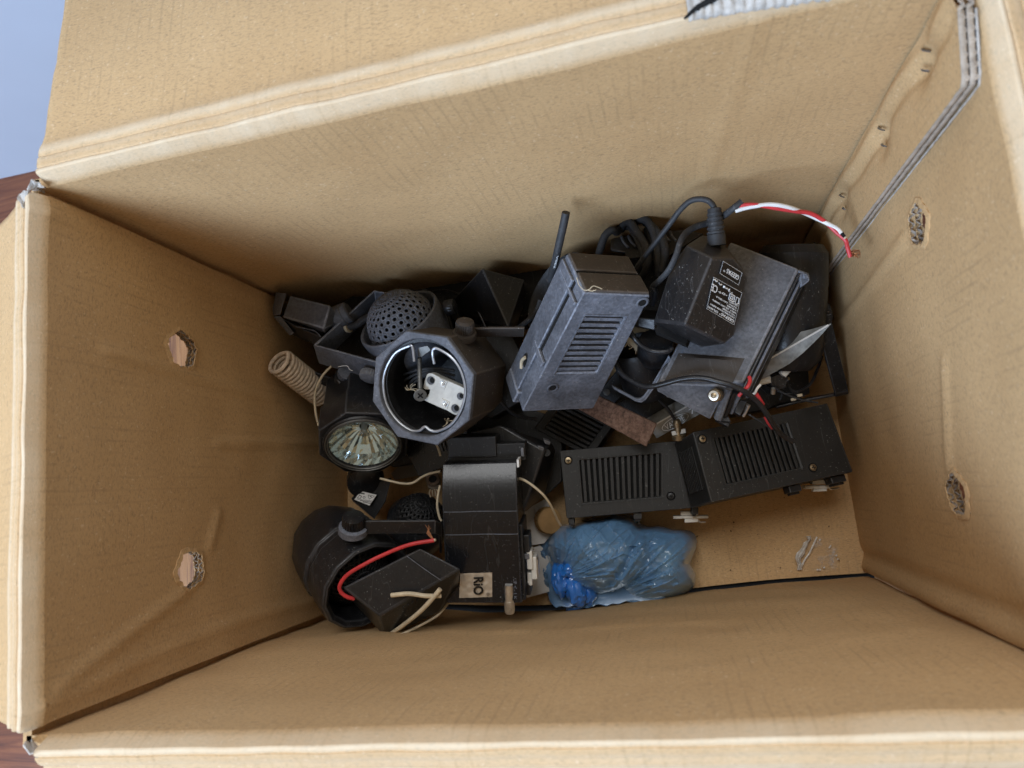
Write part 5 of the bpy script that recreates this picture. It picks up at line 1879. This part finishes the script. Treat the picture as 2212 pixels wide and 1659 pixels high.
# rusty lamp clip beside the stickered housing
t = thing('rusty_clip', 'small rusty metal clip with a round eye beside the curved transformer', 'metal clip', Z2(1385, 380, .05))
fr = Frame(Z2(1388, 345, .072), vdir(Z2(1388, 345, .072), .1, .3, .93))
MB().lathe(fr, [(.0036, -.003), (.0036, .0006), (.0058, .0008), (.0062, .0), (.0062, -.003)], 26).build('eye', m_simple('rusty plate', (.17, .12, .085), .6, .5, .6, 140, .5, 220), t, smooth=True, angle=30)
MB().lathe(fr, [(.0037, -.001), (.0001, -.001)], 18).build('eye_hole', M_HOLE, t)
mb = MB()
mb.hull([Z2(*p) for p in ((1335, 340, .070), (1345, 410, .070), (1400, 440, .068), (1450, 420, .066), (1450, 330, .066), (1360, 400, .05), (1440, 400, .05))])
mb.build('plate', m_simple('rusty plate dull', (.12, .095, .07), .65, .4, .6, 140, .5, 220), t, bevel=.0008)
for k in range(7):
    MB().tube([Z2(1370 + 8 * k, 425, .068), Z2(1362 + 12 * k, 455, .066), Z2(1372 + 9 * k, 485 - 5 * (k % 3), .064)], .0006, 6, 3).build('wire_tail', M_COPPER if k % 2 else M_CREAM, t)

# thin cream wires
GW = 'thin cream wires'
wires = [('thin cream wire curving down between coil spring and halogen spotlight', [Z1(592, 765, .118), Z1(530, 830, .118), Z1(485, 910, .116), Z1(462, 1000, .113), Z1(468, 1120, .110), Z1(490, 1230, .106)], .0010),
         ('wavy cream wire running from halogen spotlight to the curved housing', [Z2(975, 340, .085), Z2(1060, 362, .085), Z2(1150, 380, .084), Z2(1230, 375, .084), Z2(1310, 325, .084), Z2(1380, 298, .085), Z2(1450, 286, .086)], .0010),
         ('cream wire looping down the left side of the curved housing', [Z2(1446, 395, .100), Z2(1428, 480, .100), Z2(1424, 560, .100), Z2(1440, 640, .099), Z2(1456, 672, .098)], .0010),
         ('short cream wire dropping from the open octagonal spotlight', [Z1(1405, 1362, .10), Z1(1430, 1405, .099), Z1(1450, 1470, .097)], .0010),
         ('cream wire arching from the curved housing to the blue bag', [ZR(705, 478, .105), ZR(770, 500, .106), ZR(850, 552, .106), ZR(930, 622, .104), ZR(985, 695, .098), ZR(1025, 770, .090), ZR(1055, 840, .080), ZR(1085, 890, .072)], .0010)]
for (lab_, pts, r) in wires:
    tag(MB().tube(pts, r, 8, 7).build('cream_wire', M_CREAM, smooth=True), lab_, 'wire', GW)

# ------------------------------------------------------------------ blue plastic bag
ZG = sub(1150.2, 1095.0, .17)
ring = [(10, 600), (60, 510), (100, 450), (150, 360), (190, 300), (330, 230), (440, 215), (540, 190), (640, 165), (800, 148), (880, 130), (960, 105), (1040, 75), (1120, 95), (1200, 92), (1330, 108), (1375, 200), (1450, 240), (1520, 240), (1600, 232), (1690, 250), (1780, 280), (1900, 285), (2000, 300), (2070, 350), (2092, 430), (2090, 520), (2052, 620), (2010, 730), (2045, 780), (2072, 840), (2082, 920), (2060, 1010), (1960, 1092), (1800, 1160), (1650, 1190), (1500, 1222), (1350, 1255), (1200, 1285), (1000, 1302), (800, 1312), (650, 1330), (530, 1345), (450, 1312), (350, 1330), (280, 1270), (220, 1200), (190, 1100), (140, 1050), (100, 1000), (75, 900), (55, 800), (25, 690)]
C0 = (1000, 720)


def ring_at(a):
    """outline radius in direction a"""
    dx, dy = math.cos(a), math.sin(a)
    best = None
    for i in range(len(ring)):
        x1, y1 = ring[i][0] - C0[0], ring[i][1] - C0[1]
        x2, y2 = ring[(i + 1) % len(ring)][0] - C0[0], ring[(i + 1) % len(ring)][1] - C0[1]
        den = dx * (y2 - y1) - dy * (x2 - x1)
        if abs(den) < 1e-9:
            continue
        tt = (x1 * (y2 - y1) - y1 * (x2 - x1)) / den
        u = (x1 * dy - y1 * dx) / den
        if tt > 0 and -1e-6 <= u <= 1 + 1e-6 and (best is None or tt > best):
            best = tt
    return best or 600


def lobe(x, y, cx, cy, rx, ry, h, p=.5):
    q = ((x - cx) / rx) ** 2 + ((y - cy) / ry) ** 2
    return h * max(0, 1 - q) ** p


def crease(x, y, ox, oy, fa, fr_, seed):
    a = math.atan2(y - oy, x - ox)
    r = math.hypot(x - ox, y - oy)
    n = noise.noise(Vector((a * fa, r * fr_, seed)))
    m = noise.noise(Vector((a * fa * 2.1, r * fr_ * 1.6, seed + 9)))
    return max(0, 1 - abs(n) * 4.5) ** 1.4 + .6 * max(0, 1 - abs(m) * 4) ** 1.4


fold = [(1335, 115), (1420, 300), (1370, 560), (1260, 830), (1020, 1040), (790, 1115)]


def dfold(x, y):
    return min(seg_d((x, y), fold[i], fold[i + 1]) for i in range(len(fold) - 1))


def bag_h(x, y, rho):
    base = .012 + .014 * (1 - rho ** 3)
    l1 = lobe(x, y, 830, 560, 640, 540, .050)
    l2 = lobe(x, y, 1620, 730, 560, 520, .036)
    h = base + max(l1, l2) + .25 * min(l1, l2)
    h += .0060 * bumpline(dfold(x, y), 60) - .005 * bumpline(dfold(x + 95, y + 20), 50) * (y > 500)
    w = max(0, min(1, (1310 - x + (y - 600) * -.3) / 200))
    c = w * crease(x, y, 330, 930, 4.5, .0013, 1) + (1 - w) * crease(x, y, 900, 1220, 7.0, .0012, 4)
    h += .0040 * c * (.3 + .7 * (1 - rho ** 4))
    h += .0030 * noise.noise(Vector((x * .004, y * .005, 3))) + .0016 * max(0, 1 - 5 * abs(noise.noise(Vector((x * .005 - y * .004, y * .006, 5))))) + .0004 * max(0, 1 - 4 * abs(noise.noise(Vector((x * .010, y * .012, 8)))))
    h -= .012 * math.exp(-((x - 330) / 150) ** 2 - ((y - 690) / 190) ** 2)
    return h


bag = thing('plastic_bag', 'knotted translucent blue plastic bag stuffed with things', 'plastic bag', ZG(1000, 720, .002))
NT, NR = 220, 60
mb = MB()
for k in range(NR + 1):
    rho = (k / NR) ** .8
    for i in range(NT):
        a = 2 * math.pi * i / NT
        r = ring_at(a) * rho
        x, y = C0[0] + r * math.cos(a), C0[1] + r * math.sin(a)
        edge = max(0, (rho - .86) / .14)
        h = bag_h(x, y, rho) * math.sqrt(max(0, 1 - edge ** 2.2)) + .004
        # keep the silhouette: a point higher up sits nearer, so place it on its own sight line
        q = ZG(x, y, h)
        lim = -.005 + .003 * noise.noise(Vector((x * .008, h * 30, 4)))     # it leans on the near wall
        while q.y < lim and h < .040:
            h += .001
            q = ZG(x, y, h)
        q.y = max(q.y, lim)
        mb.v.append(q)
for k in range(NR):
    for i in range(NT):
        j = (i + 1) % NT
        mb.f.append((k * NT + i, k * NT + j, (k + 1) * NT + j, (k + 1) * NT + i))
mb.f.append(tuple(NR * NT + i for i in range(NT)))


def m_bag(name, col, dens, rough=.22):
    m = bpy.data.materials.new(name)
    m.use_nodes = True
    nt = m.node_tree
    bs = nt.nodes['Principled BSDF']
    out = [n for n in nt.nodes if n.type == 'OUTPUT_MATERIAL'][0]
    co = coords(nt)
    n = nnoise(nt, 30, 4, .6, co)
    c = mix(nt, ramp(nt, n.outputs[0], [(.3, 0.0), (.7, 1.0)]), tuple(x * .75 for x in col), col)
    nt.links.new(c, bs.inputs['Base Color'])
    bs.inputs['Roughness'].default_value = rough
    bs.inputs['Specular IOR Level'].default_value = .6
    n2 = nnoise(nt, 130, 3, .6, coords(nt, (1, 1.6, 1)), 1.2)
    bump(nt, bs, n2.outputs[0], .08, .001)
    tr = nt.nodes.new('ShaderNodeBsdfTransparent')
    tr.inputs[0].default_value = (.60, .82, 1.0, 1)
    mx = nt.nodes.new('ShaderNodeMixShader')
    lw = nt.nodes.new('ShaderNodeLayerWeight')
    lw.inputs[0].default_value = .35
    f = nt.nodes.new('ShaderNodeMapRange')
    f.inputs[3].default_value = dens
    f.inputs[4].default_value = 1.0
    nt.links.new(lw.outputs['Facing'], f.inputs[0])
    nt.links.new(f.outputs[0], mx.inputs[0])
    nt.links.new(tr.outputs[0], mx.inputs[1])
    nt.links.new(bs.outputs[0], mx.inputs[2])
    gl = nt.nodes.new('ShaderNodeBsdfGlossy')
    gl.inputs['Roughness'].default_value = .19
    gl.inputs['Color'].default_value = (.95, .98, 1.0, 1)
    fz_ = nt.nodes.new('ShaderNodeFresnel')
    fz_.inputs[0].default_value = 1.75
    mg = nt.nodes.new('ShaderNodeMixShader')
    nt.links.new(fz_.outputs[0], mg.inputs[0])
    nt.links.new(mx.outputs[0], mg.inputs[1])
    nt.links.new(gl.outputs[0], mg.inputs[2])
    nt.links.new(mg.outputs[0], out.inputs[0])
    return m


M_BAG = m_bag('thin blue film', (.24, .50, .86), .40, .5)
M_KNOT = m_bag('gathered blue film', (.03, .22, .75), .85, .28)
mb.build('film', M_BAG, bag, smooth=True, angle=30)
# what shows through
for (cx, cy, rx, ry, h, col, nm) in ((850, 560, 480, 400, .050, (.85, .84, .78), 'grey cloth'), (1700, 640, 330, 330, .034, (.75, .85, .66), 'green print')):
    mb = MB()
    for k in range(19):
        q = k / 18
        for i in range(48):
            a = 2 * math.pi * i / 48
            w = 1 + .12 * math.sin(3 * a + cx) + .06 * math.sin(7 * a)
            x, y = cx + rx * q * w * math.cos(a), cy + ry * q * w * math.sin(a)
            mb.v.append(ZG(x, y, .008 + h * math.sqrt(max(0, 1 - q * q)) + .002 * noise.noise(Vector((x * .008, y * .008, 2)))))
    for k in range(18):
        for i in range(48):
            j = (i + 1) % 48
            mb.f.append((k * 48 + i, k * 48 + j, (k + 1) * 48 + j, (k + 1) * 48 + i))
    mb.build('contents', m_simple(nm, col, .8, 0, .5, 70, .3), bag, smooth=True, angle=60)
# knot: two gathered ears and a twisted neck
def crumple(cx, cy, z, rx, ry, rz, seed, name):
    mb = MB()
    bm = bmesh.new()
    bmesh.ops.create_icosphere(bm, subdivisions=4, radius=1.0)
    c = ZG(cx, cy, z)
    for v in bm.verts:
        d = v.co.copy()
        f = 1 + .28 * noise.noise(d * 1.6 + Vector((seed, 0, 0))) + .22 * (1 - 2 * abs(noise.noise(d * 3.1 + Vector((0, seed, 0))))) * .6
        v.co = c + Vector((d.x * rx * f, d.y * ry * f, d.z * rz * f))
    bm.verts.index_update()
    mb.add([v.co.copy() for v in bm.verts], [[v.index for v in f.verts] for f in bm.faces])
    bm.free()
    return mb.build(name, M_KNOT, bag, smooth=True, angle=30)


crumple(350, 930, .050, .0070, .0125, .0090, 1.0, 'knot_ear')
crumple(470, 800, .054, .0085, .0060, .0080, 3.5, 'knot_ear')
crumple(560, 1010, .047, .0085, .0150, .0100, 5.2, 'knot')
crumple(690, 1090, .040, .0070, .0090, .0080, 7.7, 'knot')
crumple(570, 1240, .026, .0120, .0070, .0080, 9.1, 'knot_tail')

# ------------------------------------------------------------------ clear tape on the base
ZT = sub(1686.7, 1133.7, .075)


def m_tape():
    m = bpy.data.materials.new('clear tape')
    m.use_nodes = True
    nt = m.node_tree
    bs = nt.nodes['Principled BSDF']
    out = [n for n in nt.nodes if n.type == 'OUTPUT_MATERIAL'][0]
    bs.inputs['Base Color'].default_value = (.62, .58, .52, 1)
    bs.inputs['Roughness'].default_value = .15
    n2 = nnoise(nt, 160, 3, .6, coords(nt, (1, 2, 1)), 1.0)
    bump(nt, bs, n2.outputs[0], .5, .0015)
    tr = nt.nodes.new('ShaderNodeBsdfTransparent')
    mx = nt.nodes.new('ShaderNodeMixShader')
    n = nnoise(nt, 120, 3, .6, coords(nt))
    nt.links.new(ramp(nt, n.outputs[0], [(.56, .05), (.72, .5)]), mx.inputs[0])
    nt.links.new(tr.outputs[0], mx.inputs[1])
    nt.links.new(bs.outputs[0], mx.inputs[2])
    nt.links.new(mx.outputs[0], out.inputs[0])
    return m


t = thing('tape_scrap', 'wrinkled clear tape stuck to the box base near the right wall', 'tape', ZT(1000, 800, .001))
qt = Quad(ZT(640, 300, .0028), ZT(1700, 380, .0028), ZT(1600, 1330, .0032), ZT(420, 1330, .0032))
mb = MB()
mb.grid(lambda u, v: qt.pt(u, v, .0006 + .0005 * noise.noise(Vector((u * 9, v * 4, 1)))), 30, 24)
mb.build('film', m_tape(), t, smooth=True)
M_TAPEW = m_simple('whitened tape', (.66, .63, .58), .3, 0, .25, 260, .5, 300, bdist=.001)
mb = MB()
cl = [(800, 330, 60), (830, 430, 55), (730, 520, 70), (690, 640, 75), (640, 720, 85), (570, 800, 120), (540, 880, 110), (500, 970, 70), (520, 1080, 55), (570, 1160, 65), (540, 1240, 55), (560, 1290, 70)]
rng = random.Random(4)
vs = []
for (x, y, w) in cl:
    for s in range(5):
        vs.append(ZT(x - w + 2 * w * s / 4 + rng.uniform(-12, 12), y - 14 * s / 4 + rng.uniform(-10, 10), .0040 + (.0016 * (s % 2)) + rng.uniform(0, .0006)))
fs = [(5 * k + s, 5 * k + s + 1, 5 * k + 6 + s, 5 * k + 5 + s) for k in range(len(cl) - 1) for s in range(4)]
mb.add(vs, fs)
mb.build('wrinkle', M_TAPEW, t, solid=.0002)
for pts in (((1040, 350), (980, 480), (900, 650), (820, 820), (720, 960), (650, 1080), (620, 1170)),):
    MB().tube([ZT(*p, .0042) for p in pts], .0007, 6, 4, flat=.5).build('wrinkle', M_TAPEW, t)
for (x, y) in ((1400, 650), (1430, 605), (1640, 985), (1060, 1290), (1130, 1290), (1250, 1230), (1130, 430), (1600, 880)):
    MB().tube([ZT(x - 16, y + 22, .0042), ZT(x + 18, y - 16, .0042)], .0006, 6, 1, flat=.5).build('wrinkle', M_TAPEW, t)

# ------------------------------------------------------------------ a few lint threads on the dusty housing
th = [[Z3(1112, 670, .233), Z3(1130, 730, .231), Z3(1170, 770, .229), Z3(1210, 765, .229), Z3(1245, 738, .229), Z3(1312, 762, .226)],
      [Z3(1200, 770, .229), Z3(1230, 778, .228), Z3(1265, 768, .228)]]
t = thing('lint_thread', 'pale lint thread caught on the edge of the dusty vented housing', 'thread', Z3(1200, 740, .228))
for p in th:
    MB().tube(p, .00022, 5, 5).build('strand', M_CREAM, t)
tag(MB().tube([Z1(645, 770, .141), Z1(690, 762, .143), Z1(720, 765, .143), Z1(735, 790, .141), Z1(760, 800, .14)], .0002, 5, 5).build('lint_thread', M_PRINT), 'pale lint thread lying on the yoke of the perforated spotlight', 'thread')


# ------------------------------------------------------------------ darker housings at the bottom of the heap
def buried(label, pts, z, low, ribs=0, mat=M_BLACK):
    top = [at(x, y, z + dz) for x, y, dz in pts]
    c = sum(top, Vector()) / len(top)
    t = thing('lamp_housing', label, 'lamp housing', Vector((c.x, c.y, low)), 'black housings at the bottom of the heap')
    foot = [Vector((c.x + (p.x - c.x) * .92, c.y + (p.y - c.y) * .92, low)) for p in top]
    MB().hull(top + foot).build('shell', mat, t, bevel=.0015)
    q = Quad(*[c.lerp(top[i], .62) for i in (0, len(top) // 4, len(top) // 2, 3 * len(top) // 4)])
    for k in range(ribs):
        u = .1 + .8 * k / max(1, ribs)
        MB().box(q, u, u + .4 / ribs, .1, .9, -.002, .0016).build('rib', M_VENT, t, bevel=.0004)
    fr = Frame(c.lerp(top[0], .8) + Vector((0, 0, .0005)), Vector((0, 0, 1)))
    MB().lathe(fr, [(.0030, -.001), (.0028, .0008), (.0015, .0010), (.0001, .0010)], 16).build('screw', M_DULLSTEEL, t, smooth=True)
    return t


buried('black housing under the arm of the open octagonal spotlight', [(1000, 700, 0), (1090, 690, .004), (1125, 760, .002), (1120, 870, -.004), (1060, 905, -.004), (985, 880, 0)], .074, .0)
buried('black housing below the yoke of the perforated spotlight', [(650, 700, .012), (760, 640, .006), (960, 640, 0), (990, 740, 0), (860, 800, -.004), (700, 790, .006)], .068, .0, 5)
buried('black housing in the gap between the big vented housing and the adapter', [(1290, 850, 0), (1380, 740, .006), (1450, 760, .006), (1480, 860, 0), (1440, 905, -.002), (1330, 900, -.004)], .052, .0, 4)
buried('black housing along the back wall behind the peaked box', [(880, 628, 0), (1020, 600, 0), (1250, 570, .002), (1260, 650, .004), (1100, 690, 0), (940, 690, 0)], .056, .0)
buried('black housing under the metal strip and terminal connector', [(1560, 800, .006), (1680, 745, .006), (1745, 770, -.002), (1750, 850, -.006), (1660, 885, 0), (1580, 900, 0)], .046, .0, 6)
buried('black housing between the curved transformer and the two flat vented ones', [(1000, 900, .006), (1110, 872, 0), (1215, 905, 0), (1214, 1040, -.004), (1180, 1070, -.006), (1020, 1010, 0)], .044, .0)
buried('black housing under the coiled cord by the back wall', [(1285, 575, .004), (1420, 560, 0), (1570, 552, 0), (1570, 640, .004), (1430, 680, 0), (1320, 660, 0)], .080, .0)
buried('black housing between the halogen spotlight and the round spotlight', [(700, 860, .010), (800, 840, 0), (930, 900, 0), (950, 990, -.004), (850, 1010, -.006), (740, 960, 0)], .060, .0)


# ------------------------------------------------------------------ loose black leads in the gaps
for (lab_, pts, r) in (
        ('thin black lead looping under the arm of the octagonal spotlight', [(1050, 760, .080), (1085, 800, .092), (1075, 850, .090), (1110, 895, .080), (1160, 905, .070)], .0014),
        ('thin black lead crossing the gap beside the rusty bar', [(1300, 905, .060), (1345, 860, .072), (1400, 850, .078), (1440, 880, .072), (1470, 930, .066)], .0013),
        ('thin black lead behind the perforated spotlight', [(900, 640, .075), (960, 628, .082), (1010, 650, .084), (1040, 700, .080), (1020, 745, .078)], .0014),
        ('thin black lead dangling by the right wall under the metal strip', [(1650, 830, .060), (1700, 850, .066), (1745, 835, .064), (1765, 800, .058), (1775, 770, .05)], .0012)):
    tag(MB().tube([at(*q) for q in pts], r, 8, 7).build('black_lead', M_GLOSSCABLE, smooth=True), lab_, 'wire', 'loose black leads')


# ------------------------------------------------------------------ crumbs and grit on the box base
rng = random.Random(77)
mb = MB()
for k in range(170):
    x, y = rng.uniform(.01, .45), rng.uniform(.006, .13)
    s = rng.uniform(.0003, .0009)
    z = .0018
    c = Vector((x, y, z))
    mb.hull([c + Vector((rng.uniform(-s, s), rng.uniform(-s, s), rng.uniform(0, s))) for _ in range(7)])
gr = mb.build('grit', m_simple('dark grit', (.06, .045, .03), .9, 0, .5, 400, 0))
gr['kind'] = 'stuff'
gr['label'] = 'fine dark grit and crumbs scattered on the box base'
gr['category'] = 'grit'
